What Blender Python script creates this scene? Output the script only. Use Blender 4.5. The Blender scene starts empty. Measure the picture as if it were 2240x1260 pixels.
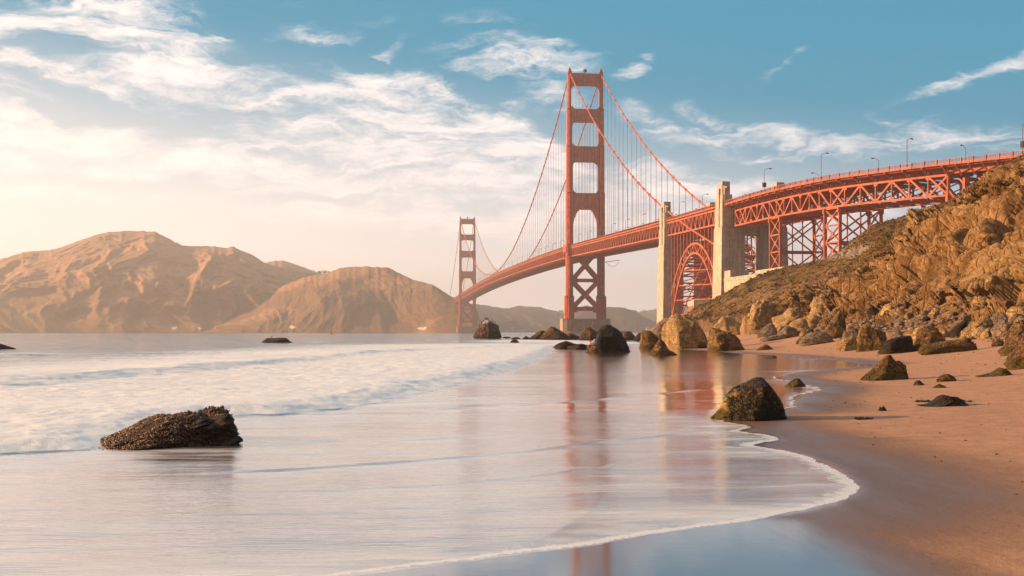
import bpy, bmesh, math, random
import numpy as np
from mathutils import Vector
rad = math.radians

# ------------------------------------------------------------------ camera, world, sun, exposure
SC = bpy.context.scene
COL = SC.collection
F, CX, HY, CZ = 2458.0, 1120.0, 726.0, 2.0       # focal length in photo pixels, centre column, horizon row, eye height
cam = bpy.data.cameras.new('camera')
cam.sensor_width = 36.0
cam.lens = 36.0 * F / 2240.0
cam.shift_y = (HY - 630.0) / 2240.0
cam.clip_start = 0.2
cam.clip_end = 60000
cam_ob = bpy.data.objects.new('camera', cam)
COL.objects.link(cam_ob)
cam_ob.location = (0, 0, CZ)
cam_ob.rotation_euler = (rad(90), 0, 0)
SC.camera = cam_ob
SC.view_settings.view_transform = 'Standard'
SC.view_settings.look = 'None'
SC.view_settings.exposure = 1.04
SC.view_settings.gamma = 1.0

SUN_EL = rad(14.5)
SUN_AZ = rad(-86.0)                                # clockwise from +Y: low over the sea on the left
sun_dir = Vector((math.sin(SUN_AZ) * math.cos(SUN_EL), math.cos(SUN_AZ) * math.cos(SUN_EL), math.sin(SUN_EL)))
sl = bpy.data.lights.new('sun', 'SUN')
sl.energy = 5.0
sl.angle = rad(0.6)
sl.color = (1.0, 0.59, 0.28)
sun_ob = bpy.data.objects.new('sun', sl)
COL.objects.link(sun_ob)
sun_ob.rotation_euler = sun_dir.to_track_quat('Z', 'Y').to_euler()


class NT:
    """small helper to write node trees"""
    def __init__(self, tree):
        self.t = tree
        self.n = tree.nodes
        self.l = tree.links

    def put(self, sock, v):
        if v is None:
            return
        if isinstance(v, bpy.types.NodeSocket):
            self.l.new(v, sock)
        elif isinstance(v, (tuple, list)) and sock.type == 'RGBA' and len(v) == 3:
            sock.default_value = (*v, 1.0)
        else:
            sock.default_value = v

    def node(self, kind, ins=None, **kw):
        nd = self.n.new(kind)
        for k, v in kw.items():
            setattr(nd, k, v)
        for k, v in (ins or {}).items():
            self.put(nd.inputs[k], v)
        return nd

    def math(self, op, a, b=None, c=None, clamp=False):
        nd = self.n.new('ShaderNodeMath')
        nd.operation = op
        nd.use_clamp = clamp
        for i, v in enumerate((a, b, c)):
            self.put(nd.inputs[i], v)
        return nd.outputs[0]

    def mix(self, f, a, b, mode='MIX'):
        nd = self.n.new('ShaderNodeMix')
        nd.data_type = 'RGBA'
        nd.blend_type = mode
        nd.clamp_factor = True
        self.put(nd.inputs[0], f)
        self.put(nd.inputs[6], a)
        self.put(nd.inputs[7], b)
        return nd.outputs[2]

    def mapr(self, v, a, b, c=0.0, d=1.0, smooth=True):
        nd = self.n.new('ShaderNodeMapRange')
        nd.interpolation_type = 'SMOOTHSTEP' if smooth else 'LINEAR'
        for i, x in enumerate((v, a, b, c, d)):
            self.put(nd.inputs[i], x)
        return nd.outputs[0]

    def noise(self, vec, scale, detail=4, rough=0.55, dist=0.0, col=False):
        nd = self.node('ShaderNodeTexNoise', {'Vector': vec, 'Scale': scale, 'Detail': detail, 'Roughness': rough, 'Distortion': dist})
        return nd.outputs['Color' if col else 'Fac']

    def mapping(self, vec, loc=(0, 0, 0), rot=(0, 0, 0), scl=(1, 1, 1), kind='POINT'):
        nd = self.n.new('ShaderNodeMapping')
        nd.vector_type = kind
        self.put(nd.inputs[0], vec)
        nd.inputs[1].default_value = loc
        nd.inputs[2].default_value = rot
        nd.inputs[3].default_value = scl
        return nd.outputs[0]


world = bpy.data.worlds.new('World')
SC.world = world
world.use_nodes = True
W = NT(world.node_tree)
W.n.clear()
SKY_STRENGTH = 0.13
sky = W.node('ShaderNodeTexSky')
sky.sky_type = 'NISHITA'
sky.sun_disc = False
sky.sun_elevation = SUN_EL
sky.sun_rotation = SUN_AZ % (2 * math.pi)
sky.altitude = 0
sky.air_density = 1.0
sky.dust_density = 0.6
sky.ozone_density = 3.0
gen = W.node('ShaderNodeTexCoord').outputs['Generated']
sep = W.node('ShaderNodeSeparateXYZ', {0: gen})
az = W.math('ARCTAN2', sep.outputs[0], sep.outputs[1])          # azimuth, 0 towards the bridge
el = W.math('ARCSINE', sep.outputs[2])
av = W.node('ShaderNodeCombineXYZ', {0: az, 1: el, 2: 0.0}).outputs[0]
# wind-torn warp of the cloud layer
wn = W.noise(W.mapping(av, scl=(7, 16, 1)), 1.0, 5, 0.6, col=True)
wn = W.node('ShaderNodeVectorMath', {0: wn, 1: (0.5, 0.5, 0.5)}, operation='SUBTRACT').outputs[0]
wn = W.node('ShaderNodeVectorMath', {0: wn, 3: 1.0}, operation='SCALE')
wn.inputs[3].default_value = 0.075
wav = W.node('ShaderNodeVectorMath', {0: av, 1: wn.outputs[0]}, operation='ADD').outputs[0]


def sky_at(px, py):
    a = math.atan((px - CX) / F)
    return a, math.atan((HY - py) / F * math.cos(a))


# cirrus banks: centre, half length, half width (photo pixels as angle units), tilt in degrees, density
BANKS = [
    (60, 30, 420, 75, 8, 1.25), (390, 100, 260, 95, -12, 1.25), (120, 150, 300, 34, -9, 1.1), (450, 175, 330, 45, -8, 1.0),
    (760, 205, 330, 48, -12, 1.25), (1010, 245, 270, 60, -20, 1.15), (1000, 330, 420, 100, -14, 1.35), (640, 330, 640, 62, -3, 1.1),
    (130, 310, 460, 60, -2, 1.4), (500, 375, 700, 52, -5, 1.25), (1130, 400, 380, 60, 0, 1.1), (600, 262, 280, 30, -4, 0.85),
    (1130, 140, 240, 54, -4, 1.25), (930, 195, 320, 40, -14, 1.0), (1150, 300, 170, 60, -25, 1.0), (1200, 215, 110, 26, -6, 0.8), (700, 70, 120, 26, -2, 0.8), (860, 105, 70, 20, 20, 0.6), (1375, 155, 55, 24, 25, 0.9),
    (1410, 265, 110, 45, -25, 0.8), (1740, 290, 330, 34, -15, 1.15), (2060, 312, 260, 42, -4, 1.25), (1550, 285, 150, 32, -12, 0.95),
    (1660, 325, 160, 16, -4, 0.7), (2110, 155, 230, 24, 17, 0.75), (1720, 138, 80, 16, 28, 0.5), (1930, 262, 60, 14, -14, 0.7),
    (1480, 395, 280, 62, -8, 1.15), (1230, 470, 420, 60, 0, 0.9), (700, 480, 900, 60, -3, 1.0), (1700, 395, 220, 30, -3, 0.5),
    (900, 40, 520, 30, -5, 0.3), (2400, 330, 240, 60, 5, 1.0), (1800, 470, 500, 60, 2, 1.0),
    (-500, 180, 600, 110, 0, 1.2), (-500, 380, 700, 80, 0, 1.3), (3200, 200, 700, 90, 5, 0.9), (-2200, 250, 1300, 200, 0, 0.8),
]
tot = None
for (px, py, L_, W_, ang, dens) in BANKS:
    a, e = sky_at(px, py)
    m = W.mapping(wav, loc=(a, e, 0), rot=(0, 0, rad(ang)), scl=(L_ / F, W_ / F, 1), kind='TEXTURE')
    g = W.node('ShaderNodeTexGradient', {0: m}, gradient_type='SPHERICAL').outputs[1]
    g = W.math('MULTIPLY', W.math('POWER', g, 1.15), dens * 0.92)
    tot = g if tot is None else W.math('MAXIMUM', tot, g) if len(BANKS) < 0 else W.math('ADD', tot, g)
fine = W.noise(W.mapping(wav, rot=(0, 0, rad(9)), scl=(11, 62, 1)), 1.0, 10, 0.66, 0.5)
puff = W.noise(W.mapping(av, rot=(0, 0, rad(-16)), scl=(26, 70, 1)), 1.0, 9, 0.66, 0.9)
tex = W.math('ADD', W.math('MULTIPLY', fine, 1.7), W.math('MULTIPLY', puff, 0.7))
tex = W.math('SUBTRACT', tex, 1.2)
raw = W.math('ADD', W.math('MULTIPLY', W.math('MINIMUM', tot, 0.82), 1.0), W.math('MULTIPLY', tex, 1.9))
dens = W.mapr(raw, 0.02, 1.45)
dens = W.math('MULTIPLY', dens, W.mapr(tot, 0.0, 0.35))
dens = W.math('MULTIPLY', dens, 0.85)
# clear sky: Nishita graded towards teal, veiled by thin high haze that thickens low down and towards the sun
tint = W.mix(1.0, sky.outputs[0], (0.45, 0.95, 1.0), 'MULTIPLY')
tint = W.mix(0.98, tint, (0.0, 1.20, 1.92))
edge = W.math('MULTIPLY', az, -0.13)                            # veil reaches higher on the left
elv = W.math('SUBTRACT', el, edge)
veil = W.mapr(elv, -0.01, 0.235, 1.0, 0.0)
veil = W.math('POWER', veil, 0.85)
warm = W.mapr(az, -0.55, 0.35, 1.0, 0.0, smooth=False)
veilc = W.mix(warm, (4.9, 4.35, 4.15), (5.9, 4.95, 4.3))
front = W.mapr(W.math('ABSOLUTE', W.math('ADD', az, 0.35)), 1.0, 2.1, 1.0, 0.34)
base = W.mix(W.math('MULTIPLY', veil, 0.95), tint, veilc)
cloudc = W.mix(warm, (5.1, 4.55, 4.4), (5.7, 4.75, 4.25))
cloudc = W.mix(W.mapr(puff, 0.3, 0.62, 0.35, 0.0), cloudc, (4.4, 3.85, 3.75))
col = W.mix(dens, base, cloudc)
# thin unseen cloud sheet added overhead to whiten and brighten the light below
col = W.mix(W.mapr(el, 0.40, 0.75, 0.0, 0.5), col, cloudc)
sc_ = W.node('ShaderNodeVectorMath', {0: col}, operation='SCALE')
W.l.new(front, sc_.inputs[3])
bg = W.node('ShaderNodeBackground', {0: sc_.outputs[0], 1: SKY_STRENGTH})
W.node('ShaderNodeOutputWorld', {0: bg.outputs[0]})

# ------------------------------------------------------------------ numeric helpers


def _hash(ix, iy, iz, seed):
    h = (ix.astype(np.int64) * 374761393 + iy.astype(np.int64) * 668265263 + iz.astype(np.int64) * 2147483647 + seed * 144269504) & 0xffffffff
    h = ((h ^ (h >> 13)) * 1274126177) & 0xffffffff
    h = ((h ^ (h >> 16)) * 2246822519) & 0xffffffff
    h = h ^ (h >> 15)
    return (h & 0xffffff) / float(0xffffff)


def vnoise(p, seed=0):
    """value noise in -1..1 at points (N,3)"""
    i = np.floor(p).astype(np.int64)
    f = p - i
    u = f * f * f * (f * (f * 6 - 15) + 10)
    r = 0
    for dx in (0, 1):
        wx = u[:, 0] if dx else 1 - u[:, 0]
        for dy in (0, 1):
            wy = u[:, 1] if dy else 1 - u[:, 1]
            for dz in (0, 1):
                wz = u[:, 2] if dz else 1 - u[:, 2]
                r = r + wx * wy * wz * _hash(i[:, 0] + dx, i[:, 1] + dy, i[:, 2] + dz, seed)
    return r * 2 - 1


def fbm(p, octv=4, seed=0, gain=0.5, ridged=False):
    a, s, r = 1.0, 0.0, 0.0
    q = np.array(p, dtype=float)
    for o in range(octv):
        n = vnoise(q, seed + o * 17)
        if ridged:
            n = 1 - 2 * np.abs(n)
        r = r + a * n
        s += a
        a *= gain
        q = q * 2.03 + 11.3
    return r / s


def worley(p, seed=0):
    i = np.floor(p).astype(np.int64)
    f = p - i
    d1 = np.full(len(p), 9.0)
    d2 = np.full(len(p), 9.0)
    cid = np.zeros(len(p))
    for dx in (-1, 0, 1):
        for dy in (-1, 0, 1):
            for dz in (-1, 0, 1):
                cx, cy, cz = i[:, 0] + dx, i[:, 1] + dy, i[:, 2] + dz
                ox = dx + _hash(cx, cy, cz, seed) - f[:, 0]
                oy = dy + _hash(cx, cy, cz, seed + 5) - f[:, 1]
                oz = dz + _hash(cx, cy, cz, seed + 9) - f[:, 2]
                d = np.sqrt(ox * ox + oy * oy + oz * oz)
                hid = _hash(cx, cy, cz, seed + 21)
                c = d < d1
                d2 = np.where(c, d1, np.minimum(d2, d))
                cid = np.where(c, hid, cid)
                d1 = np.where(c, d, d1)
    return d1, d2, cid


def facet(p, seed=0):
    """fractured planes: every cell tilts its own way; returns height and closeness to a break"""
    i = np.floor(p).astype(np.int64)
    f = p - i
    d1 = np.full(len(p), 9.0); d2 = np.full(len(p), 9.0)
    o1 = np.zeros((len(p), 3)); c1 = np.zeros((len(p), 3), np.int64)
    for dx in (-1, 0, 1):
        for dy in (-1, 0, 1):
            for dz in (-1, 0, 1):
                c = np.stack([i[:, 0] + dx, i[:, 1] + dy, i[:, 2] + dz], 1)
                o = np.stack([dx + _hash(c[:, 0], c[:, 1], c[:, 2], seed + q) for q in (0, 5, 9)], 1)
                o[:, 1] += dy - dx; o[:, 2] += dz - dx
                o = o - f
                d = np.linalg.norm(o, axis=1)
                m = d < d1
                d2 = np.where(m, d1, np.minimum(d2, d))
                o1 = np.where(m[:, None], o, o1); c1 = np.where(m[:, None], c, c1)
                d1 = np.where(m, d, d1)
    g = np.stack([_hash(c1[:, 0], c1[:, 1], c1[:, 2], seed + q) * 2 - 1 for q in (31, 37, 41)], 1)
    return np.einsum('ij,ij->i', g, o1) + 0.45 * g[:, 0], sstep(0.10, 0.0, d2 - d1)


def sstep(a, b, x):
    t = np.clip((x - a) / (b - a), 0, 1)
    return t * t * (3 - 2 * t)


# the beach: a sheet that rises from the sea bed on the left to the foot of the cliff on the right
_YK = [-60, 0, 60, 117, 150, 258, 330, 430, 600, 700, 900, 1200]
_XK = [-15, -5, 4.6, 11.5, 14.4, 20, 27, 44, 62, 100, 400, 2500]


def beach(x, y):
    x = np.asarray(x, float)
    y = np.asarray(y, float)
    s = x - np.interp(y, _YK, _XK)
    k = np.interp(y, [60, 150, 300], [0.0036, 0.008, 0.008])
    up = 0.015 * s + k * np.maximum(s - 8, 0) ** 2
    up = np.where(up > 1.3, 1.3 + 0.8 * (1 - np.exp(-(up - 1.3) / 0.8)), up)
    dn = np.maximum(0.02 * s, -4)
    return np.where(s > 0, up, dn)


def gpt(px, py, dmax=700.0):
    """ground point seen at a photo pixel"""
    k = (HY - py) / F
    kx = (px - CX) / F
    Y = np.geomspace(4, dmax, 4000)
    z = CZ + k * Y
    g = np.maximum(beach(kx * Y, Y), 0.0)
    w = np.where(z <= g)[0]
    Yh = Y[w[0]] if len(w) else dmax
    return kx * Yh, Yh, float(np.maximum(beach(kx * Yh, Yh), 0))


def wpt(px, py, Y):
    return ((px - CX) / F * Y, Y, CZ + (HY - py) / F * Y)


# ------------------------------------------------------------------ object helpers
def props(o, label=None, cat=None, group=None, kind=None):
    if label: o['label'] = label
    if cat: o['category'] = cat
    if group: o['group'] = group
    if kind: o['kind'] = kind
    return o


def link(name, me, mat=None, parent=None):
    o = bpy.data.objects.new(name, me)
    COL.objects.link(o)
    if mat is not None and me is not None and len(me.materials) == 0:
        me.materials.append(mat)
    if parent is not None:
        o.parent = parent
    return o


def empty(name, loc=(0, 0, 0), rz=0.0):
    o = bpy.data.objects.new(name, None)
    COL.objects.link(o)
    o.location = loc
    o.rotation_euler = (0, 0, rz)
    o.empty_display_size = 0.2
    return o


def np_mesh(name, v, quads=None, tris=None, smooth=False, attrs=None):
    me = bpy.data.meshes.new(name)
    v = np.asarray(v, np.float32)
    nq = 0 if quads is None else len(quads)
    ntr = 0 if tris is None else len(tris)
    me.vertices.add(len(v))
    me.vertices.foreach_set('co', v.ravel())
    idx = []
    if nq: idx.append(np.asarray(quads, np.int32).ravel())
    if ntr: idx.append(np.asarray(tris, np.int32).ravel())
    idx = np.concatenate(idx)
    me.loops.add(len(idx))
    me.loops.foreach_set('vertex_index', idx)
    me.polygons.add(nq + ntr)
    st = np.concatenate([np.arange(nq) * 4, nq * 4 + np.arange(ntr) * 3]).astype(np.int32)
    me.polygons.foreach_set('loop_start', st)
    me.update(calc_edges=True)
    me.validate()
    if smooth:
        me.polygons.foreach_set('use_smooth', np.ones(nq + ntr, bool))
    for k, a in (attrs or {}).items():
        at = me.attributes.new(k, 'FLOAT', 'POINT')
        at.data.foreach_set('value', np.asarray(a, np.float32))
    return me


def grid_quads(nr, nc, wrap=False):
    i = np.arange(nr * nc).reshape(nr, nc)
    if wrap:
        i = np.concatenate([i, i[:, :1]], 1)
    return np.stack([i[:-1, :-1], i[:-1, 1:], i[1:, 1:], i[1:, :-1]], -1).reshape(-1, 4)


class MB:
    """collects boxes, beams and tubes into one mesh"""
    def __init__(self):
        self.v, self.f = [], []

    def add(self, vs, fs):
        b = len(self.v)
        self.v += [tuple(p) for p in vs]
        self.f += [tuple(b + i for i in f) for f in fs]

    def hexa(self, p):
        self.add(p, [(0, 3, 2, 1), (4, 5, 6, 7), (0, 1, 5, 4), (1, 2, 6, 5), (2, 3, 7, 6), (3, 0, 4, 7)])

    def beam(self, p, q, w, h=None, up=(0, 0, 1)):
        h = w if h is None else h
        p, q = Vector(p), Vector(q)
        d = q - p
        if d.length < 1e-6: return
        d.normalize()
        u = Vector(up)
        if abs(d.dot(u)) > 0.99: u = Vector((0.1203, -0.9927, 0))
        s = d.cross(u).normalized() * (w / 2)
        t = s.cross(d).normalized() * (h / 2)
        self.hexa([p - s - t, p + s - t, p + s + t, p - s + t, q - s - t, q + s - t, q + s + t, q - s + t])

    def tube(self, pts, radii, seg=8, caps=True, flat=None):
        pts = [Vector(p) for p in pts]
        if not hasattr(radii, '__len__'): radii = [radii] * len(pts)
        vs, fs = [], []
        ref = Vector((0, 0, 1))
        for i, p in enumerate(pts):
            d = (pts[min(i + 1, len(pts) - 1)] - pts[max(i - 1, 0)]).normalized()
            r_ = ref if abs(d.dot(ref)) < 0.95 else Vector((0, 1, 0))
            s = d.cross(r_).normalized()
            t = s.cross(d)
            for k in range(seg):
                a = 2 * math.pi * k / seg
                vs.append(p + (s * math.cos(a) * (flat or 1) + t * math.sin(a)) * radii[i])
        n = len(pts)
        for i in range(n - 1):
            for k in range(seg):
                a, b = i * seg + k, i * seg + (k + 1) % seg
                fs.append((a, b, b + seg, a + seg))
        if caps:
            fs.append(tuple(reversed(range(seg))))
            fs.append(tuple((n - 1) * seg + k for k in range(seg)))
        self.add(vs, fs)

    def build(self, name, mat, parent=None, smooth=False):
        me = bpy.data.meshes.new(name)
        me.from_pydata(self.v, [], self.f)
        me.update()
        if smooth:
            for p in me.polygons: p.use_smooth = True
        return link(name, me, mat, parent)


# ------------------------------------------------------------------ materials
def new_mat(name):
    m = bpy.data.materials.new(name)
    m.use_nodes = True
    m.node_tree.nodes.clear()
    return m, NT(m.node_tree)


def finish(N, base, rough=0.8, spec=0.3, normal=None, **kw):
    ins = {'Base Color': base, 'Roughness': rough, 'Specular IOR Level': spec}
    if normal is not None: ins['Normal'] = normal
    ins.update(kw)
    b = N.node('ShaderNodeBsdfPrincipled', ins)
    N.node('ShaderNodeOutputMaterial', {0: b.outputs[0]})
    return b


def bump(N, h, strength=0.5, dist=0.1, normal=None):
    ins = {'Height': h, 'Strength': strength, 'Distance': dist}
    if normal is not None: ins['Normal'] = normal
    return N.node('ShaderNodeBump', ins).outputs[0]


def attr(N, name):
    return N.node('ShaderNodeAttribute', attribute_name=name).outputs['Fac']


def mat_steel(name, c, dirt=0.38, scale=0.25):
    m, N = new_mat(name)
    co = N.node('ShaderNodeNewGeometry').outputs['Position']
    n = N.noise(co, scale, 6, 0.7)
    n2 = N.noise(N.mapping(co, scl=(1, 1, 0.12)), 1.3, 3)
    k = N.math('ADD', N.math('MULTIPLY', n, 0.6), N.math('MULTIPLY', n2, 0.4))
    colr = N.mix(N.mapr(k, 0.38, 0.62), tuple(x * (1 - dirt) for x in c), tuple(x * (1 + dirt * 0.6) for x in c))
    finish(N, colr, 0.62, 0.3)
    return m


M_RED = mat_steel('painted_steel', (0.47, 0.095, 0.045))
M_RED_L = mat_steel('painted_steel_light', (0.43, 0.11, 0.055))
M_CABLE = mat_steel('cable_steel', (0.50, 0.10, 0.045))
M_ROPE = mat_steel('rope_steel', (0.40, 0.20, 0.16))
M_DARK = mat_steel('dark_metal', (0.06, 0.045, 0.045))
M_LAMP = mat_steel('lamp_metal', (0.16, 0.13, 0.13))


def mat_concrete(name, c):
    m, N = new_mat(name)
    co = N.node('ShaderNodeNewGeometry').outputs['Position']
    n = N.noise(co, 0.35, 8, 0.7)
    drip = N.noise(N.mapping(co, scl=(1, 1, 0.07)), 0.9, 5, 0.6)
    z = N.node('ShaderNodeSeparateXYZ', {0: co}).outputs[2]
    line = N.math('FRACT', N.math('DIVIDE', z, 2.4))
    line = N.mapr(line, 0.0, 0.06, 0.8, 1.0)
    k = N.math('ADD', N.math('MULTIPLY', n, 0.5), N.math('MULTIPLY', drip, 0.5))
    colr = N.mix(N.mapr(k, 0.36, 0.66), tuple(x * 0.55 for x in c), tuple(x * 1.15 for x in c))
    v = N.node('ShaderNodeCombineXYZ', {0: line, 1: line, 2: line}).outputs[0]
    colr = N.mix(1.0, colr, v, 'MULTIPLY')
    finish(N, colr, 0.9, 0.15, bump(N, N.noise(co, 2.0, 6), 0.4, 0.3))
    return m


M_CONC = mat_concrete('weathered_concrete', (0.50, 0.435, 0.37))
M_PIER = mat_concrete('pier_concrete', (0.42, 0.32, 0.25))
M_BRICK = mat_concrete('red_brick', (0.40, 0.13, 0.08))


def mat_rock(name, c1, c2, moss=0.0, mossz=0.4, guano=0.0, crack=1.0, scale=1.0, rough=0.85, wetline=0.0, spec=0.2):
    m, N = new_mat(name)
    co = N.node('ShaderNodeTexCoord').outputs['Object']
    z = N.node('ShaderNodeSeparateXYZ', {0: co}).outputs[2]
    n = N.noise(co, 1.1 * scale, 9, 0.68)
    nf = N.noise(co, 9 * scale, 6, 0.7)
    k = N.math('ADD', N.math('MULTIPLY', n, 0.65), N.math('MULTIPLY', nf, 0.35))
    colr = N.mix(N.mapr(k, 0.41, 0.60), c1, c2)
    if moss:
        mk = N.math('SUBTRACT', N.mapr(z, 0.0, mossz, 1.0, 0.0), N.math('MULTIPLY', nf, 0.5))
        colr = N.mix(N.mapr(mk, -0.05, 0.35, 0.0, moss), colr, (0.085, 0.066, 0.014))
    if guano:
        g = N.math('ADD', N.mapr(z, 2.4, 5.8), N.math('MULTIPLY', N.noise(co, 0.9, 7, 0.75), 1.4))
        colr = N.mix(N.mapr(g, 1.15, 1.5, 0, guano), colr, (0.62, 0.56, 0.50))
    if wetline:
        wl = N.mapr(z, 0.02, wetline, 0.35, 1.0)
        v = N.node('ShaderNodeCombineXYZ', {0: wl, 1: wl, 2: wl}).outputs[0]
        colr = N.mix(1.0, colr, v, 'MULTIPLY')
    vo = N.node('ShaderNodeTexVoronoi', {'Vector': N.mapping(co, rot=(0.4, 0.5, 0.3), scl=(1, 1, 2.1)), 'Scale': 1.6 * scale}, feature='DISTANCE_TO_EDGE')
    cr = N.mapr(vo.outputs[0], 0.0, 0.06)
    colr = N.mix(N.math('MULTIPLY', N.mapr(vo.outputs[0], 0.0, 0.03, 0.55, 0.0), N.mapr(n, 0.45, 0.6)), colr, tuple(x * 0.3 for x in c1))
    h = N.math('ADD', N.math('MULTIPLY', cr, 0.5 * crack), N.math('MULTIPLY', N.noise(co, 5 * scale, 9, 0.72), 1.2))
    finish(N, colr, rough, spec, bump(N, h, 1.0, 0.30 / scale))
    return m


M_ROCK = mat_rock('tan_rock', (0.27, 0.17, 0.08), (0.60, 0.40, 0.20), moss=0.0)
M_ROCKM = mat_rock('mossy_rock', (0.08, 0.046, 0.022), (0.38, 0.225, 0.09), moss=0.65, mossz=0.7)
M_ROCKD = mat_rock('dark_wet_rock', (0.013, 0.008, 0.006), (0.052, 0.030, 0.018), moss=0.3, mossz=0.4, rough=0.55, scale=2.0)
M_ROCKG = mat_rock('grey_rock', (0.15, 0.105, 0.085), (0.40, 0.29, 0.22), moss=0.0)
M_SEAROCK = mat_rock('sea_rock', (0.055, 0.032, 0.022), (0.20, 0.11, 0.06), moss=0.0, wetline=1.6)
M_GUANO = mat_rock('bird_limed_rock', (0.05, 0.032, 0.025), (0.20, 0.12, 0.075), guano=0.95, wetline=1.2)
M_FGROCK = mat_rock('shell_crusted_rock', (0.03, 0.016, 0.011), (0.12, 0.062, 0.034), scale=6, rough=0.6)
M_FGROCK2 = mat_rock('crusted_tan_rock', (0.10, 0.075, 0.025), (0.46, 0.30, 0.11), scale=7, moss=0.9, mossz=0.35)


def mat_mussel(name, c1, c2):
    m, N = new_mat(name)
    g = N.node('ShaderNodeNewGeometry')
    n = N.noise(g.outputs['Position'], 40, 2)
    finish(N, N.mix(N.mapr(n, 0.4, 0.6), c1, c2), 0.35, 0.5)
    return m


M_MUSSEL = mat_mussel('mussel_shell', (0.03, 0.016, 0.012), (0.26, 0.13, 0.06))
M_WEED = mat_mussel('black_seaweed', (0.010, 0.006, 0.005), (0.05, 0.028, 0.020))

# sand: dry, damp and mirror-wet by how far the last swash reached
M_SAND, N = new_mat('sand')
co = N.node('ShaderNodeNewGeometry').outputs['Position']
wet = attr(N, 'wet')
big = N.noise(N.mapping(co, rot=(0, 0, rad(-14)), scl=(0.9, 0.16, 1)), 1.0, 5, 0.6)
mid = N.noise(co, 2.3, 5, 0.65)
grain = N.noise(co, 90, 3, 0.7)
dryc = N.mix(N.mapr(mid, 0.35, 0.65), (0.36, 0.185, 0.105), (0.45, 0.24, 0.14))
dryc = N.mix(N.mapr(grain, 0.42, 0.66, 0.0, 0.35), dryc, (0.60, 0.38, 0.25))
dryc = N.mix(N.mapr(N.noise(N.mapping(co, scl=(1, 0.5, 1)), 5.5, 3, 0.6), 0.70, 0.76, 0, 0.7), dryc, (0.12, 0.07, 0.045))
wetc = N.mix(N.mapr(big, 0.35, 0.65), (0.135, 0.072, 0.048), (0.18, 0.098, 0.064))
wv = N.math('ADD', wet, N.math('MULTIPLY', N.math('SUBTRACT', big, 0.5), 0.5))
colr = N.mix(N.mapr(wv, 0.05, 0.6), dryc, wetc)
ro = N.mapr(wv, 0.30, 1.0, 0.78, 0.075)
sp = N.mapr(wv, 0.2, 0.9, 0.15, 0.75)
h = N.math('ADD', N.math('MULTIPLY', grain, 0.15), N.math('ADD', N.math('MULTIPLY', mid, 0.8), N.math('MULTIPLY', N.noise(co, 11, 4, 0.6), 0.5)))
hs = N.mapr(wv, 0.2, 0.85, 0.55, 0.015)
bn = N.node('ShaderNodeBump', {'Height': h, 'Strength': hs, 'Distance': 0.05}).outputs[0]
finish(N, colr, ro, sp, bn, **{'Coat Weight': N.mapr(wv, 0.72, 1.0), 'Coat Roughness': 0.06, 'Coat IOR': 1.6, 'Coat Normal': bn})

# sea, surf and swash: one sheet of water, foam laid by where the waves have broken
M_SEA, N = new_mat('sea_water')
g_ = N.node('ShaderNodeNewGeometry')
co = g_.outputs['Position']
foam, veilA, lace, offs = attr(N, 'foam'), attr(N, 'veil'), attr(N, 'lace'), attr(N, 'offshore')
st = N.mapping(co, rot=(0, 0, rad(-12)), scl=(1, 0.22, 1))
st2 = N.mapping(co, rot=(0, 0, rad(72)), scl=(0.16, 1.6, 1))
flow = N.mapping(co, rot=(0, 0, rad(-8)), scl=(0.42, 1.9, 1))
n1 = N.noise(flow, 0.55, 7, 0.62, 0.6)
n2 = N.noise(flow, 2.4, 6, 0.6, 0.3)
n3 = N.noise(co, 1.1, 8, 0.7, 0.4)
fpat = N.math('ADD', N.math('MULTIPLY', n3, 0.7), N.math('MULTIPLY', n1, 0.6))
fm = N.math('ADD', N.math('MULTIPLY', foam, 1.35), N.math('SUBTRACT', fpat, 0.98))
fm = N.mapr(fm, 0.0, 0.5)
vpat = N.math('ADD', N.math('MULTIPLY', n1, 0.75), N.math('MULTIPLY', n2, 0.5))
vm = N.mapr(N.math('ADD', N.math('MULTIPLY', veilA, 1.0), N.math('SUBTRACT', vpat, 1.02)), -0.04, 0.60, 0.0, 0.95)
lm = N.mapr(N.math('ADD', lace, N.math('MULTIPLY', N.math('SUBTRACT', N.noise(co, 7, 5, 0.65), 0.5), 0.9)), 0.38, 0.85, 0, 0.95)
white = N.math('MAXIMUM', N.math('MAXIMUM', fm, vm), lm)
deep = N.mix(offs, (0.32, 0.19, 0.12), (0.075, 0.10, 0.125))
fcol = N.mix(N.mapr(N.noise(N.mapping(co, loc=(9, 2, 5), scl=(0.8, 1.5, 1)), 1.0, 7, 0.68), 0.42, 0.66, 0.0, 0.5), (0.98, 0.91, 0.85), (0.60, 0.60, 0.62))
colr = N.mix(white, deep, N.mix(offs, (0.98, 0.91, 0.85), fcol))
ro = N.mapr(white, 0.0, 1.0, 0.10, 0.42)
sp = N.mapr(white, 0.0, 1.0, 1.0, 0.5)
wav1 = N.noise(st2, 0.9, 5, 0.6, 0.2)
wav2 = N.noise(N.mapping(co, scl=(0.25, 1.0, 1)), 0.55, 4, 0.55)
wav3 = N.noise(N.mapping(co, scl=(0.02, 0.09, 1)), 1.0, 4, 0.6)
hh = N.math('ADD', N.math('MULTIPLY', wav2, 0.55), N.math('MULTIPLY', wav1, 0.10))
hh = N.math('ADD', hh, N.math('MULTIPLY', wav3, 2.0))
clr = attr(N, 'clear')
ro = N.math('MULTIPLY', ro, N.mapr(clr, 0.1, 0.8, 1.0, 0.5))
bs = N.math('MULTIPLY', N.math('ADD', N.math('MULTIPLY', offs, 1.1), 0.03), N.mapr(clr, 0.1, 0.8, 1.0, 0.35))
b1 = N.node('ShaderNodeBump', {'Height': hh, 'Strength': bs, 'Distance': 0.5}).outputs[0]
b2 = bump(N, N.math('ADD', n3, N.math('MULTIPLY', n2, 0.4)), N.math('MULTIPLY', fm, 0.35), 0.25, b1)
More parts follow.
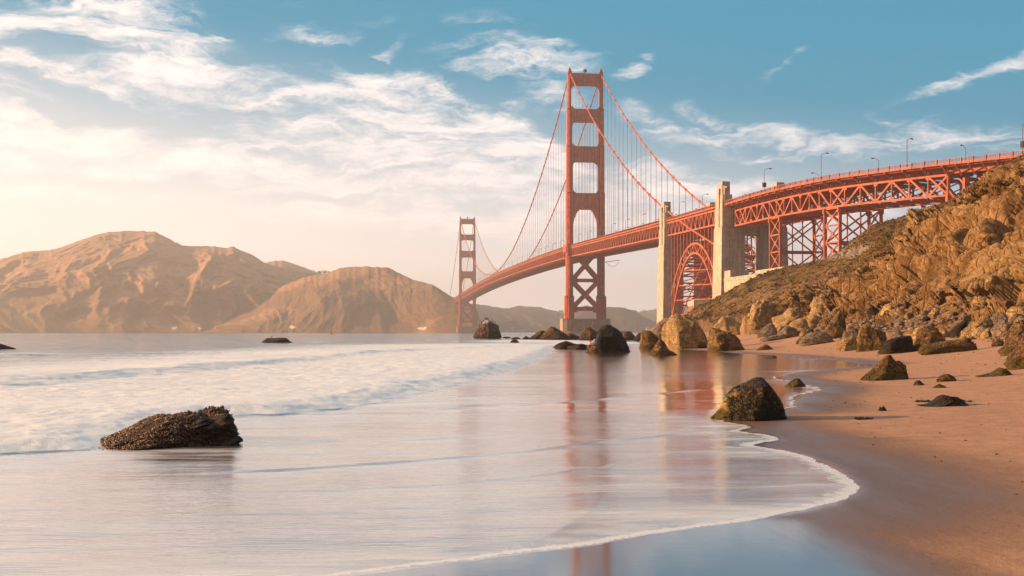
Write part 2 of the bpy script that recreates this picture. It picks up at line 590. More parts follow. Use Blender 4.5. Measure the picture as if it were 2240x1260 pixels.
b3 = bump(N, N.math('ADD', n2, N.noise(N.mapping(co, rot=(0, 0, rad(-8)), scl=(0.8, 5.5, 1)), 3.0, 4, 0.6)), N.mapr(clr, 0.1, 0.8, 0.10, 0.035), 0.05, b2)
finish(N, colr, ro, sp, b3, **{'Coat Weight': N.math('MULTIPLY', N.mapr(white, 0.0, 1.0, 1.0, 0.95), N.mapr(offs, 0.0, 1.0, 1.0, 0.35)), 'Coat Roughness': N.mapr(white, 0.0, 1.0, 0.07, 0.30), 'Coat IOR': 1.75, 'Coat Normal': b3, 'IOR': 1.45})

# cliff
M_CLIFF, N = new_mat('cliff_rock')
co = N.node('ShaderNodeNewGeometry').outputs['Position']
veg = attr(N, 'veg')
pale = attr(N, 'pale')
strat = N.mapping(co, rot=(0, rad(-48), rad(15)), scl=(1, 1, 0.25))
n = N.noise(strat, 0.22, 10, 0.68, 0.3)
nf = N.noise(co, 1.6, 8, 0.72)
nb = N.noise(co, 0.07, 6, 0.65)
k = N.math('ADD', N.math('MULTIPLY', n, 0.55), N.math('MULTIPLY', nf, 0.45))
rock = N.mix(N.mapr(k, 0.41, 0.59), (0.29, 0.155, 0.065), (0.68, 0.42, 0.20))
rock = N.mix(N.mapr(nb, 0.5, 0.68, 0, 0.5), rock, (0.50, 0.36, 0.20))
soil = N.mix(N.mapr(nf, 0.4, 0.62), (0.20, 0.12, 0.065), (0.44, 0.27, 0.14))
plant = N.mix(N.mapr(N.noise(co, 0.35, 7, 0.7), 0.42, 0.6), (0.11, 0.07, 0.022), (0.28, 0.165, 0.045))
plant = N.mix(N.mapr(N.noise(N.mapping(co, loc=(40, 3, 7)), 0.11, 5, 0.7), 0.62, 0.68, 0, 0.75), plant, (0.22, 0.05, 0.03))
pm = N.mapr(N.math('ADD', N.noise(co, 0.16, 8, 0.72), N.math('MULTIPLY', N.math('SUBTRACT', veg, 1.0), 0.3)), 0.44, 0.55)
vegc = N.mix(pm, soil, plant)
vm = N.mapr(N.math('ADD', veg, N.math('MULTIPLY', N.math('SUBTRACT', n, 0.5), 1.2)), 0.35, 0.62)
colr = N.mix(vm, rock, vegc)
colr = N.mix(N.mapr(N.math('ADD', pale, N.math('MULTIPLY', N.math('SUBTRACT', nf, 0.5), 1.4)), 0.4, 0.75, 0, 0.9), colr, (0.46, 0.36, 0.28))
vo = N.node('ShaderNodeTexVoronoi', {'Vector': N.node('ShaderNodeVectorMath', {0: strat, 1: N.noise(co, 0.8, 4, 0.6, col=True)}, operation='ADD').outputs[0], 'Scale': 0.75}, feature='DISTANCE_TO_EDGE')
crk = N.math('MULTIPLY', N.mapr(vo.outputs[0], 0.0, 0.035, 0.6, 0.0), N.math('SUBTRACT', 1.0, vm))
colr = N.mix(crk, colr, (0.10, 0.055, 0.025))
h = N.math('ADD', N.math('MULTIPLY', N.mapr(vo.outputs[0], 0, 0.09), 0.35), N.math('ADD', N.math('MULTIPLY', N.noise(strat, 0.9, 10, 0.78), 1.3), N.math('MULTIPLY', nf, 0.7)))
finish(N, colr, 0.95, 0.06, bump(N, h, 1.0, 1.1))


def mat_hill(name, c1, c2, cscrub, scale=0.01):
    m, N = new_mat(name)
    co = N.node('ShaderNodeNewGeometry').outputs['Position']
    n = N.noise(co, scale, 9, 0.62)
    nf = N.noise(co, scale * 7, 7, 0.7)
    colr = N.mix(N.mapr(nf, 0.38, 0.62), c1, c2)
    z = N.node('ShaderNodeSeparateXYZ', {0: co}).outputs[2]
    sc = N.math('ADD', N.math('ADD', N.math('MULTIPLY', n, 1.4), N.math('MULTIPLY', nf, 0.4)), N.mapr(z, 20, 240, 0.16, -0.22))
    colr = N.mix(N.mapr(sc, 0.86, 0.98, 0, 0.85), colr, cscrub)
    rocks = attr(N, 'pale')
    colr = N.mix(N.mapr(N.math('ADD', rocks, N.math('MULTIPLY', N.math('SUBTRACT', N.noise(co, scale * 9, 5, 0.7), 0.5), 1.8)), 0.62, 0.8, 0, 0.9), colr, (0.75, 0.68, 0.62))
    finish(N, colr, 0.95, 0.05, bump(N, N.math('ADD', n, N.math('MULTIPLY', nf, 0.5)), 0.7, 12))
    return m


M_HILL = mat_hill('grass_hill', (0.30, 0.165, 0.095), (0.42, 0.24, 0.13), (0.17, 0.105, 0.065))
M_HILLF = mat_hill('far_hill', (0.10, 0.075, 0.06), (0.17, 0.12, 0.09), (0.05, 0.045, 0.04), 0.006)


def mat_plain(name, c, rough=0.8, spec=0.2):
    m, N = new_mat(name)
    co = N.node('ShaderNodeTexCoord').outputs['Object']
    n = N.noise(co, 6, 3)
    finish(N, N.mix(n, tuple(x * 0.85 for x in c), tuple(min(1, x * 1.1) for x in c)), rough, spec)
    return m


M_LEAF = mat_plain('leaves', (0.06, 0.05, 0.02))
M_BARK = mat_plain('bark', (0.09, 0.06, 0.04))

# ------------------------------------------------------------------ where the water ends on the sand
_edge_px = [(900, 1238), (1100, 1213), (1300, 1186), (1450, 1160), (1600, 1141), (1750, 1113), (1830, 1091), (1860, 1073), (1853, 1048),
            (1806, 1018), (1730, 992), (1652, 976), (1668, 969), (1690, 962), (1668, 951), (1606, 944), (1622, 933), (1560, 914), (1610, 897),
            (1725, 893), (1738, 866), (1790, 851), (1745, 838), (1700, 826), (1750, 814), (1830, 806), (1905, 799), (1840, 791), (1760, 784),
            (1700, 778), (1620, 774), (1545, 768), (1480, 764), (1425, 758), (1395, 748)]
EDGE = [(-80, -30), (-30, 1.0), (-8, 6.6), (-3.2, 8.3)] + [gpt(*p)[:2] for p in _edge_px] + \
       [(38, 330), (56, 430), (78, 600), (100, 680), (400, 880), (2500, 1180), (40000, 1300)]
EDGE = np.array(EDGE, float)
# Catmull-Rom resample so the swash line is smooth
def smooth_line(P, n=7):
    out = []
    for i in range(len(P) - 1):
        p0, p1, p2, p3 = P[max(i - 1, 0)], P[i], P[i + 1], P[min(i + 2, len(P) - 1)]
        if np.hypot(*(p2 - p1)) > 60:
            out.append(p1); continue
        for t in np.linspace(0, 1, n, endpoint=False):
            out.append(0.5 * ((2 * p1) + (-p0 + p2) * t + (2 * p0 - 5 * p1 + 4 * p2 - p3) * t * t + (-p0 + 3 * p1 - 3 * p2 + p3) * t ** 3))
    out.append(P[-1])
    return np.array(out)


EDGE = smooth_line(EDGE)
WATER_POLY = np.concatenate([EDGE, np.array([(40000, 60000), (-60000, 60000), (-60000, -60000), (-80, -60000)])])


def dist_line(P, L):
    """unsigned distance of points to a polyline"""
    d = np.full(len(P), 1e9)
    for i in range(len(L) - 1):
        a, b = L[i], L[i + 1]
        ab = b - a
        t = np.clip(((P - a) @ ab) / max(ab @ ab, 1e-9), 0, 1)
        q = P - a - t[:, None] * ab
        d = np.minimum(d, np.einsum('ij,ij->i', q, q))
    return np.sqrt(d)


def inside(P, G):
    c = np.zeros(len(P), bool)
    for i in range(len(G)):
        a, b = G[i], G[(i + 1) % len(G)]
        m = (a[1] > P[:, 1]) != (b[1] > P[:, 1])
        with np.errstate(divide='ignore', invalid='ignore'):
            xx = (b[0] - a[0]) * (P[:, 1] - a[1]) / (b[1] - a[1]) + a[0]
        c ^= m & (P[:, 0] < xx)
    return c


def signed(P, L, G):
    d = dist_line(P, L)
    return np.where(inside(P, G), d, -d)


def front_line(px):
    L = smooth_line(np.array([gpt(*p)[:2] for p in px], float), 5)
    return L


F1 = front_line([(-900, 1085), (-400, 1035), (0, 1003), (110, 996), (220, 988), (380, 950), (520, 917), (640, 912), (760, 897), (880, 876), (1000, 846), (1100, 818), (1170, 795), (1208, 774), (1222, 757)])
F2 = front_line([(-900, 900), (-300, 868), (0, 856), (140, 846), (300, 834), (420, 822), (560, 806), (700, 793), (830, 778), (960, 768), (1090, 760)])
F3 = front_line([(-600, 806), (-100, 785), (120, 777), (330, 776), (560, 778)])


def line_side(P, L):
    """positive seaward (left / beyond) of a wave front running towards +y"""
    d = np.full(len(P), 1e18)
    s = np.zeros(len(P))
    for i in range(len(L) - 1):
        a, b = L[i], L[i + 1]
        ab = b - a
        t = np.clip(((P - a) @ ab) / (ab @ ab), 0, 1)
        q = P - a - t[:, None] * ab
        dd = np.einsum('ij,ij->i', q, q)
        cr = ab[0] * (P[:, 1] - a[1]) - ab[1] * (P[:, 0] - a[0])
        m = dd < d
        d = np.where(m, dd, d)
        s = np.where(m, np.sign(cr), s)
    return np.sqrt(d) * s


# ------------------------------------------------------------------ polar sheets round the camera
def polar(rows, fine=640, span=42):
    a = np.concatenate([np.linspace(-span, span, fine), np.linspace(span, 360 - span, 72)[1:-1]])
    a = np.radians(a)
    R, A = np.meshgrid(rows, a, indexing='ij')
    return R * np.sin(A), R * np.cos(A), len(rows), len(a)


# beach sheet (also the sea bed)
rows = np.concatenate([[0.01, 2, 4, 5], np.geomspace(5.6, 60, 330), np.geomspace(61, 700, 150), np.geomspace(800, 50000, 20)])
X, Y, nr, nc = polar(rows, 560)
P = np.stack([X.ravel(), Y.ravel()], 1)
dS = signed(P, EDGE, WATER_POLY)
Z = beach(P[:, 0], P[:, 1])
p3 = np.stack([P[:, 0], P[:, 1], P[:, 0] * 0], 1)
dry = sstep(1.0, 7.0, -dS)
Z = Z + dry * (0.028 * fbm(p3 * 0.7, 3, 3) + 0.03 * fbm(p3 * np.array([0.35, 0.12, 1]), 3, 8))
far = sstep(260, 420, np.hypot(P[:, 0], P[:, 1] * 0.6))
Z = np.where(dS < 0, Z, np.minimum(Z, Z))
wetA = sstep(-4.2, -0.1, dS) * 0.66 + sstep(-0.35, -0.05, dS) * 0.2
wetA = np.where(P[:, 1] < 13.5, np.maximum(wetA, sstep(4.6, 2.2, P[:, 0]) * sstep(13.2, 11.2, P[:, 1])), wetA)
wetA = np.where((P[:, 1] > 20), wetA * sstep(3.8, 0.8, -dS), wetA)
me = np_mesh('beach', np.stack([P[:, 0], P[:, 1], Z], 1), grid_quads(nr, nc, True), smooth=True, attrs={'wet': wetA})
props(link('beach_sand', me, M_SAND), kind='structure')

# water sheet
rows = np.concatenate([[0.01, 2, 4, 5], np.geomspace(5.6, 60, 420), np.geomspace(61, 500, 190), np.geomspace(515, 50000, 70)])
X, Y, nr, nc = polar(rows, 700)
P = np.stack([X.ravel(), Y.ravel()], 1)
R = np.hypot(P[:, 0], P[:, 1])
dS = signed(P, EDGE, WATER_POLY)
_p = np.stack([P[:, 0], P[:, 1], P[:, 0] * 0], 1)
dS = dS + (0.10 * fbm(_p * 1.3, 3, 301) + 0.035 * fbm(_p * 6.0, 3, 303)) * np.clip(P[:, 1] / 14.0, 0.5, 3)
d1 = line_side(P, F1)
d2 = line_side(P, F2)
d3 = line_side(P, F3)
B = beach(P[:, 0], P[:, 1])
film = np.clip(dS * 0.035, -0.12, 0.014) + np.clip((dS - 0.4) * 0.004, 0, 0.02)
base = np.where(B > 0, B, 0.0)
base = 0.5 * (B + np.sqrt(B * B + 0.0008))
lim = sstep(500, 150, R)
p3 = np.stack([P[:, 0], P[:, 1], P[:, 0] * 0], 1)
lump = fbm(p3 * np.array([1.3, 0.9, 1]), 4, 31)
lump2 = fbm(p3 * np.array([3.6, 3.0, 1]), 4, 37)
jag = d1 + 0.45 * fbm(p3 * 0.9, 4, 5)
w1 = sstep(-0.3, 2.1, jag) * (0.11 + 0.13 * np.exp(-np.maximum(jag, 0) / 6.0)) * np.interp(P[:, 1], [20, 45, 110, 190], [1.0, 1.15, 1.0, 0.2])
w1 *= sstep(45, 10, d1) * (P[:, 1] > 0)
lip = np.exp(-((jag - 1.1) / 0.8) ** 2)
w1 = w1 * (1 + 0.18 * lump) + lip * 0.03 * (lump + 0.3) + sstep(0, 1, jag) * sstep(30, 8, d1) * 0.028 * lump2
j2 = d2 + 1.0 * fbm(p3 * 0.25, 3, 9)
amp2 = np.interp(P[:, 0], [-40, -16, -8, 10, 18], [0.45, 0.26, 0.08, 0.16, 0.03])
w2 = amp2 * sstep(-0.4, 1.6, j2) * np.exp(-np.maximum(j2 - 1.6, 0) / 4.5)
j3 = d3 + 2.0 * fbm(p3 * 0.12, 3, 14)
w3 = 0.16 * sstep(-1.5, 3.5, j3) * np.exp(-np.maximum(j3 - 3.5, 0) / 7.0) * sstep(30, 5, np.abs(d3))
chop = 0.12 * fbm(p3 * np.array([0.10, 0.33, 1]), 4, 44) * sstep(3, 25, d1) * sstep(900, 200, R)
ripple = 0.010 * fbm(p3 * np.array([0.5, 1.6, 1]), 3, 61) * sstep(0.3, 2, dS) * sstep(80, 30, R)
# long low ridges of earlier swash running up the beach
def swash_ridge(px, h, w):
    L = smooth_line(np.array([gpt(*p)[:2] for p in px], float), 4)
    d = line_side(P, L)
    a = np.abs(d)
    ends = np.minimum(np.hypot(P[:, 0] - L[0, 0], P[:, 1] - L[0, 1]), np.hypot(P[:, 0] - L[-1, 0], P[:, 1] - L[-1, 1]))
    f = sstep(0.0, 2.0, ends)
    return h * np.where(d > 0, np.exp(-a / (w * 4)), np.exp(-(a / w) ** 2)) * f, np.exp(-(a / (w * 1.6)) ** 2) * f


r1, l1 = swash_ridge([(300, 1046), (600, 1034), (900, 1014), (1130, 994), (1330, 968), (1500, 950), (1600, 942)], 0.018, 0.14)
r2, l2 = swash_ridge([(600, 985), (850, 970), (1000, 962), (1140, 946), (1230, 938)], 0.010, 0.2)
r3, l3 = swash_ridge([(850, 905), (1000, 897), (1200, 886), (1420, 866), (1560, 850)], 0.022, 0.25)
r4, l4 = swash_ridge([(420, 1085), (700, 1078), (1000, 1062), (1250, 1034), (1400, 1008), (1560, 985)], 0.007, 0.12)
r5, l5 = swash_ridge([(1000, 1222), (1180, 1182), (1290, 1120), (1310, 1070)], 0.008, 0.10)
seaw = sstep(-0.2, 0.2, dS)
Z = base + film + seaw * (w1 * lim + w2 * lim + w3 + chop + ripple + r1 + r2 + r3 + r4 + r5)
Z = np.where(B > 0, Z, np.maximum(Z, B + 0.02))
# foam amounts
foamA = sstep(-0.15, 0.5, jag) * np.interp(d1, [0, 3, 10, 24, 45], [1.0, 0.88, 0.78, 0.60, 0.2])
foamA = np.maximum(foamA, 0.85 * sstep(-0.2, 1.0, j2) * np.exp(-np.maximum(j2, 0) / 7) * np.interp(P[:, 0], [-24, -14, -6], [0.25, 0.5, 1.0]))
foamA = np.maximum(foamA, 0.52 * sstep(-10, -0.1, j2) * (j2 < 0) * (d1 > 0))
# surf washing the rocks out by the point
for (rx, ry, rr) in [(6, 240, 34), (14, 200, 26), (22, 150, 12)]:
    foamA = np.maximum(foamA, 0.72 * np.exp(-((P[:, 0] - rx) ** 2 + ((P[:, 1] - ry) * 0.35) ** 2) / (rr * 0.55) ** 2))
foamA *= (dS > 0)
veilv = 0.62 + 0.26 * fbm(p3 * np.array([0.25, 0.6, 1]), 3, 71)
veilv = veilv * (d1 <= 0) + 0.25 * np.exp(-np.maximum(-d1, 0) / 2.0) * (d1 <= 0)
veilv += 0.20 * sstep(2.0, 0.2, dS)
veilv *= np.interp(P[:, 1], [30, 50, 110], [1.0, 0.75, 0.45])
# the shallow mirror patch by the dark rock is clear of foam
clear = np.maximum(np.exp(-(((P[:, 0] - 3.2) / 3.4) ** 2 + ((P[:, 1] - 29) / 2.4) ** 2)), np.exp(-(((P[:, 0] - 6.0) / 3.0) ** 2 + ((P[:, 1] - 35) / 9.0) ** 2)))
veilv *= 1 - 0.9 * clear
veilv -= 0.34 * np.exp(-(((P[:, 0] + 6.5) / 3.4) ** 2 + ((P[:, 1] - 14.8) / 2.3) ** 2)) * (1 + 0.8 * fbm(p3 * np.array([0.3, 1.2, 1]), 3, 401))
veilv -= 0.18 * sstep(-0.35, 0.5, fbm(p3 * np.array([0.16, 0.55, 1]), 3, 402)) * (d1 < 0)
laceA = np.exp(-np.maximum(dS, 0) / (0.20 + 0.14 * fbm(p3 * 0.8, 2, 305) + 0.30 * sstep(2.0, 4.4, P[:, 0]) * sstep(24, 18, P[:, 1]))) * (dS > -0.05) * sstep(75, 40, P[:, 1])
laceA = np.maximum(laceA * 0.95, 0.55 * sstep(0.9, 0.1, dS) * (dS > 0) * sstep(32, 24, P[:, 1]))
_rk = np.hypot((P[:, 0] + 6.3) / 1.5, (P[:, 1] - 20.6) / 1.7)
laceA = np.maximum(laceA, 0.75 * np.exp(-((_rk - 1.0) / 0.28) ** 2) * sstep(-5.2, -7.2, P[:, 0]))
laceA = np.maximum(laceA, 0.40 * np.maximum.reduce([l1, l2, l3 * 0.8, l4 * 0.7, l5 * 0.8]) * (dS > 0))
offA = sstep(-6, 10, d1) * (P[:, 1] > 0)
offA = np.where(P[:, 1] > 170, 1.0, offA)
me = np_mesh('sea', np.stack([P[:, 0], P[:, 1], Z], 1), grid_quads(nr, nc, True), smooth=True,
             attrs={'foam': foamA, 'veil': veilv, 'lace': laceA, 'offshore': offA, 'clear': clear})
props(link('sea_water', me, M_SEA), kind='structure')

# ------------------------------------------------------------------ headland cliff on the right
# columns across the headland; each row is (photo row, distance) from the toe up to the skyline
_t = lambda px, y: (y, gpt(px, y)[1])
CL = [
    (1495, [(712, 470), (710, 471), (707, 472), (700, 475), (695, 478)]),
    (1512, [(716, 425), (711, 430), (706, 436), (697, 446), (690, 452)]),
    (1560, [(724, 320), (714, 335), (700, 370), (678, 410), (660, 440)]),
    (1600, [(728, 230), (716, 250), (690, 310), (660, 380), (637, 440)]),
    (1640, [_t(1640, 730), (712, 200), (684, 275), (645, 370), (612, 440)]),
    (1690, [_t(1690, 731), (710, 182), (680, 240), (625, 350), (592, 432)]),
    (1740, [_t(1740, 732), (706, 166), (672, 210), (618, 322), (583, 420)]),
    (1785, [_t(1785, 733), (702, 152), (660, 188), (606, 300), (576, 412)]),
    (1830, [_t(1830, 734), (699, 137), (645, 166), (590, 272), (558, 400)]),
    (1875, [_t(1875, 735), (697, 127), (628, 152), (575, 252), (520, 380)]),
    (1915, [_t(1915, 735), (696, 120), (608, 144), (560, 232), (491, 362)]),
    (1960, [_t(1960, 736), (695, 112), (585, 135), (548, 216), (480, 350)]),
    (2020, [_t(2020, 736), (694, 104), (556, 128), (520, 203), (462, 338)]),
    (2065, [_t(2065, 737), (693, 98), (526, 123), (495, 196), (449, 330)]),
    (2100, [_t(2100, 737), (692, 94), (502, 119), (468, 188), (436, 318)]),
    (2150, [_t(2150, 738), (690, 89), (472, 114), (440, 178), (400, 292)]),
    (2200, [_t(2200, 738), (688, 84), (446, 108), (410, 165), (366, 262)]),
    (2240, [_t(2240, 738), (687, 81), (424, 104), (385, 150), (343, 240)]),
    (2330, [_t(2330, 738), (684, 75), (385, 97), (330, 130), (285, 205)]),
    (2500, [_t(2500, 738), (680, 66), (315, 86), (250, 110), (200, 170)]),
    (2800, [(735, 50), (665, 55), (200, 68), (120, 88), (60, 140)]),
    (3400, [(735, 36), (640, 39), (40, 50), (-60, 66), (-140, 105)]),
    (5200, [(735, 20), (600, 23), (-300, 30), (-500, 44), (-600, 70)]),
]
cpx = np.array([c[0] for c in CL], float)
crow = np.array([[(y, d) for (y, d) in c[1]] for c in CL], float)           # (ncol, 4, 2)
colpx = np.concatenate([np.linspace(1495, 2260, 520), np.linspace(2262, 5200, 90)])


def cub(xk, yk, x):
    """monotone-ish cubic interpolation (Catmull-Rom tangents)"""
    xk = np.asarray(xk, float); yk = np.asarray(yk, float)
    m = np.gradient(yk, xk)
    i = np.clip(np.searchsorted(xk, x) - 1, 0, len(xk) - 2)
    h = xk[i + 1] - xk[i]
    t = (x - xk[i]) / h
    return ((2 * t ** 3 - 3 * t ** 2 + 1) * yk[i] + (t ** 3 - 2 * t ** 2 + t) * h * m[i] + (-2 * t ** 3 + 3 * t ** 2) * yk[i + 1] + (t ** 3 - t ** 2) * h * m[i + 1])


ctrl = []                                                    # world control points per column
for j in range(5):
    yy = np.interp(colpx, cpx, crow[:, j, 0])
    dd = cub(cpx, crow[:, j, 1], colpx)
    ctrl.append(np.stack([(colpx - CX) / F * dd, dd, CZ + (HY - yy) / F * dd], 1))
toe = ctrl[0].copy()
skirt = toe + np.array([-2.5, -5.0, 0]); skirt[:, 2] = beach(skirt[:, 0], skirt[:, 1]) - 1.6
back1 = ctrl[4] + np.array([6, 10, -0.5]) ; back1[:, 2] = ctrl[4][:, 2] - 1.0
back2 = ctrl[4] + np.array([60, 45, 0]); back2[:, 2] = ctrl[4][:, 2] - 4.0
back3 = ctrl[4] + np.array([420, 160, 0]); back3[:, 2] = np.maximum(ctrl[4][:, 2] - 9.0, 2)
K = [skirt] + ctrl + [back1, back2, back3]
segs = [8, 34, 150, 95, 80, 6, 8, 8]
rowsP, vegv, palev = [], [], []
for i in range(len(K) - 1):
    p0, p1, p2, p3_ = K[max(i - 1, 0)], K[i], K[i + 1], K[min(i + 2, len(K) - 1)]
    if i in (0, 1, 5, 6, 7): p0, p3_ = 2 * p1 - p2, 2 * p2 - p1
    if i == 2: p0 = 2 * p1 - p2
    if i == 4: p3_ = 2 * p2 - p1
    for t in np.linspace(0, 1, segs[i], endpoint=(i == len(K) - 2)):
        q = 0.5 * ((2 * p1) + (-p0 + p2) * t + (2 * p0 - 5 * p1 + 4 * p2 - p3_) * t * t + (-p0 + 3 * p1 - 3 * p2 + p3_) * t ** 3)
        rowsP.append(q)
        vegv.append({0: 0, 1: 0.0, 2: 0.0 + 0.3 * max(0, t - 0.75) * 4, 3: 0.12 + 1.0 * t, 4: 1.2, 5: 1.2, 6: 1.2, 7: 1.2}[i] + 0 * q[:, 0])
G = np.array(rowsP)
nr, nc = G.shape[:2]
vegG = np.array(vegv)
leftness = sstep(1810, 1660, colpx)                           # towards the point the whole slope is soil and scrub
vegG = np.maximum(vegG, (leftness * 1.0)[None, :] * np.ones((nr, 1)) * 0.85)
dr = np.gradient(G, axis=0)
dc = np.gradient(G, axis=1)
Nn = np.cross(dc, dr)
Nn /= np.linalg.norm(Nn, axis=2, keepdims=True) + 1e-9
Nn = np.where(Nn[..., 2:3] < 0, -Nn, Nn)
pp = G.reshape(-1, 3)
ridge_keep = np.ones(nr)
ir = sum(segs[:5])
ridge_keep[max(ir - 40, 0):ir + 2] = np.linspace(1, 0.16, 40 + 2 if ir >= 40 else ir + 2)[:len(ridge_keep[max(ir - 40, 0):ir + 2])]
ridge_keep[ir + 2:] = 0.16
ridge_keep[:segs[0] + segs[1]] = np.linspace(0.12, 0.5, segs[0] + segs[1])
rk = np.repeat(ridge_keep, nc)
# rotate sampling space so strata dip from upper right to lower left
ca, sa = math.cos(rad(50)), math.sin(rad(50))
ps = np.stack([pp[:, 0] * ca + pp[:, 2] * sa, pp[:, 1], -pp[:, 0] * sa + pp[:, 2] * ca], 1)
big = fbm(pp / 34.0, 4, 101)
rib = fbm(ps * np.array([1 / 42., 1 / 26., 1 / 9.]), 5, 111, 0.55, ridged=True)
fine0 = fbm(pp / 5.0, 3, 161)
fine_ = fbm(pp / 1.9, 4, 131, 0.6)
fa, ea = facet(ps * np.array([1 / 15., 1 / 10., 1 / 6.]), 7)
fb, eb = facet((ps + 0.4 * fine0[:, None]) * np.array([1 / 5.0, 1 / 4.2, 1 / 3.0]), 17)
fc, ec = facet(ps * np.array([1 / 1.8, 1 / 1.8, 1 / 1.3]), 27)
bed = np.mod(ps[:, 2] / 3.1 + 0.6 * fbm(pp / 20.0, 2, 171), 1.0)
disp_rock = 3.0 * big + 2.1 * rib + 2.3 * fa - 0.7 * ea + 1.9 * fb - 0.8 * eb + 0.5 * fc - 0.35 * ec + 0.25 * fine_ \
    + 0.3 * (bed - 0.5) * sstep(-0.2, 0.5, fbm(pp / 11.0, 3, 173))
gully = fbm(pp * np.array([1 / 16., 1 / 26., 1 / 60.]), 4, 141, 0.5, ridged=True)
disp_veg = 2.2 * big + 1.9 * gully + 0.5 * fbm(pp / 4.0, 3, 151) + 0.22 * fine_ + 0.5 * fb
vg = sstep(0.25, 0.7, vegG.reshape(-1) + 0.25 * big)
disp = (disp_rock * (1 - vg) + disp_veg * vg) * rk
sc_far = np.interp(pp[:, 1], [60, 110, 200, 450], [0.7, 1.0, 1.0, 1.2])
Vc = pp + Nn.reshape(-1, 3) * (disp * sc_far)[:, None]
paleG = np.zeros(nr * nc)
pxs = np.tile(colpx, nr)
pyy = HY - (pp[:, 2] - CZ) / pp[:, 1] * F
paleG = np.exp(-(((pxs - 1870) / 75) ** 2 + ((pyy - (560 - (pxs - 1870) * 0.28)) / 12) ** 2))
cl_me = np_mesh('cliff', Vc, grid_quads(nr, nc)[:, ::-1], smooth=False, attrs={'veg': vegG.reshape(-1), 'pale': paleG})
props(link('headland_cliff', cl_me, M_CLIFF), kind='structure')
CLG = Vc.reshape(nr, nc, 3)
CLN = Nn


def cliff_point(rng, r0, r1, c0, c1):
    i = rng.randint(r0, r1); j = rng.randint(c0, c1)
    return CLG[i, j], CLN[i, j]


# scrub and ice plant over the upper slopes
rng = random.Random(4)
vs, fs = [], []
i_face_top = segs[0] + segs[1] + segs[2]
cnt = 0
while cnt < 15000:
    j = rng.randrange(0, 560)
    px = colpx[j]
    lo = i_face_top - 20 if px > 1850 else segs[0] + segs[1] + 20
    i = rng.randrange(lo, ir + 3)
    p = CLG[i, j]
    if vnoise(np.array([[p[0] / 9, p[1] / 9, p[2] / 5]]), 77)[0] < rng.uniform(-0.7, 0.25): continue
    s = rng.uniform(0.15, 0.5) * (0.6 + p[1] / 420.0)
    cnt += 1
    for q in range(5):
        a = rng.uniform(0, 6.28); t = rng.uniform(0.2, 1.3)
        dv = np.array([math.cos(a) * t, math.sin(a) * t, rng.uniform(0.3, 1.0)]) * s
        e = np.array([-math.sin(a), math.cos(a), rng.uniform(-.3, .3)]) * s * 0.55
        b = len(vs)
        o = p + dv * 0.4 - np.array([0, 0, 0.1])
        vs += [o - e, o + e, o + dv * 0.8 + e * 0.3]
        fs.append((b, b + 1, b + 2))
M_SCRUB, N = new_mat('scrub_leaves')
co = N.node('ShaderNodeNewGeometry').outputs['Position']
n = N.noise(co, 0.25, 5, 0.7)
sc_c = N.mix(N.mapr(n, 0.4, 0.6), (0.08, 0.05, 0.018), (0.22, 0.13, 0.04))
sc_c = N.mix(N.mapr(N.noise(N.mapping(co, loc=(40, 3, 7)), 0.11, 5, 0.7), 0.60, 0.68, 0, 0.7), sc_c, (0.22, 0.05, 0.03))
finish(N, sc_c, 0.9, 0.1)
props(link('hillside_scrub', np_mesh('scrub', np.array(vs), None, np.array(fs)), M_SCRUB), kind='stuff')

# ------------------------------------------------------------------ far hills
def hill(name, sil, dr_, db_, mat, by=727.6, rel=0.35, seed=1, pales=(), nu=260, nv=70, cells=9.0, kind='structure'):
    px = np.linspace(sil[0][0], sil[-1][0], nu)
    yr = np.interp(px, [s[0] for s in sil], [s[1] for s in sil])
    D = np.interp(px, [s[0] for s in dr_], [s[1] for s in dr_])
    Db = np.interp(px, [s[0] for s in db_], [s[1] for s in db_])
    yr = yr + 0.9 * vnoise(np.stack([px / 7.0, px * 0, px * 0], 1), seed)
    zr = CZ + (HY - yr) / F * D
    vs, pa = [], []
    ts = np.concatenate([np.linspace(0, 1, nv), np.linspace(1.05, 2.0, 12)])
    for t in ts:
        if t <= 1:
            d = Db + (D - Db) * t
            z = -6 + (zr + 6) * (1 - (1 - t) ** 1.35)
            wx_ = (px - CX) / F * d
            u = np.stack([wx_ / 340.0 + 0.35 * d / 520.0, d / 420.0, z / 700.0 + seed], 1)
            u = u + 0.35 * np.stack([fbm(u * 1.7, 3, seed + 8), fbm(u * 1.7, 3, seed + 9), px * 0], 1)
            w = fbm(u, 6, seed, 0.56, ridged=True)
            env = (math.sin(math.pi * min(t, 1) ** 0.8) ** 0.8 * 0.85 + 0.15 * (1 - t)) * rel
            k = (D - Db) * env * 0.9
            d = d - w * k
            z = z + w * env * zr * 0.16 + fbm(u * 5, 3, seed + 3) * env * zr * 0.03
        else:
            d = D + (t - 1) * (D - Db) * 3.0
            z = zr * (1 - (t - 1) ** 1.5)
        vs.append(np.stack([(px - CX) / F * d, d, z], 1))
        y_ = HY - (z - CZ) / d * F
        q = px * 0
        for (hx, hy, hw, hh) in pales:
            q = np.maximum(q, np.exp(-(((px - hx) / hw) ** 2 + ((y_ - hy) / hh) ** 2)))
        pa.append(q)
    vs = np.array(vs)
    me = np_mesh(name, vs.reshape(-1, 3), grid_quads(len(ts), nu)[:, ::-1], smooth=True, attrs={'pale': np.array(pa).ravel()})
    return props(link(name, me, mat), kind=kind)


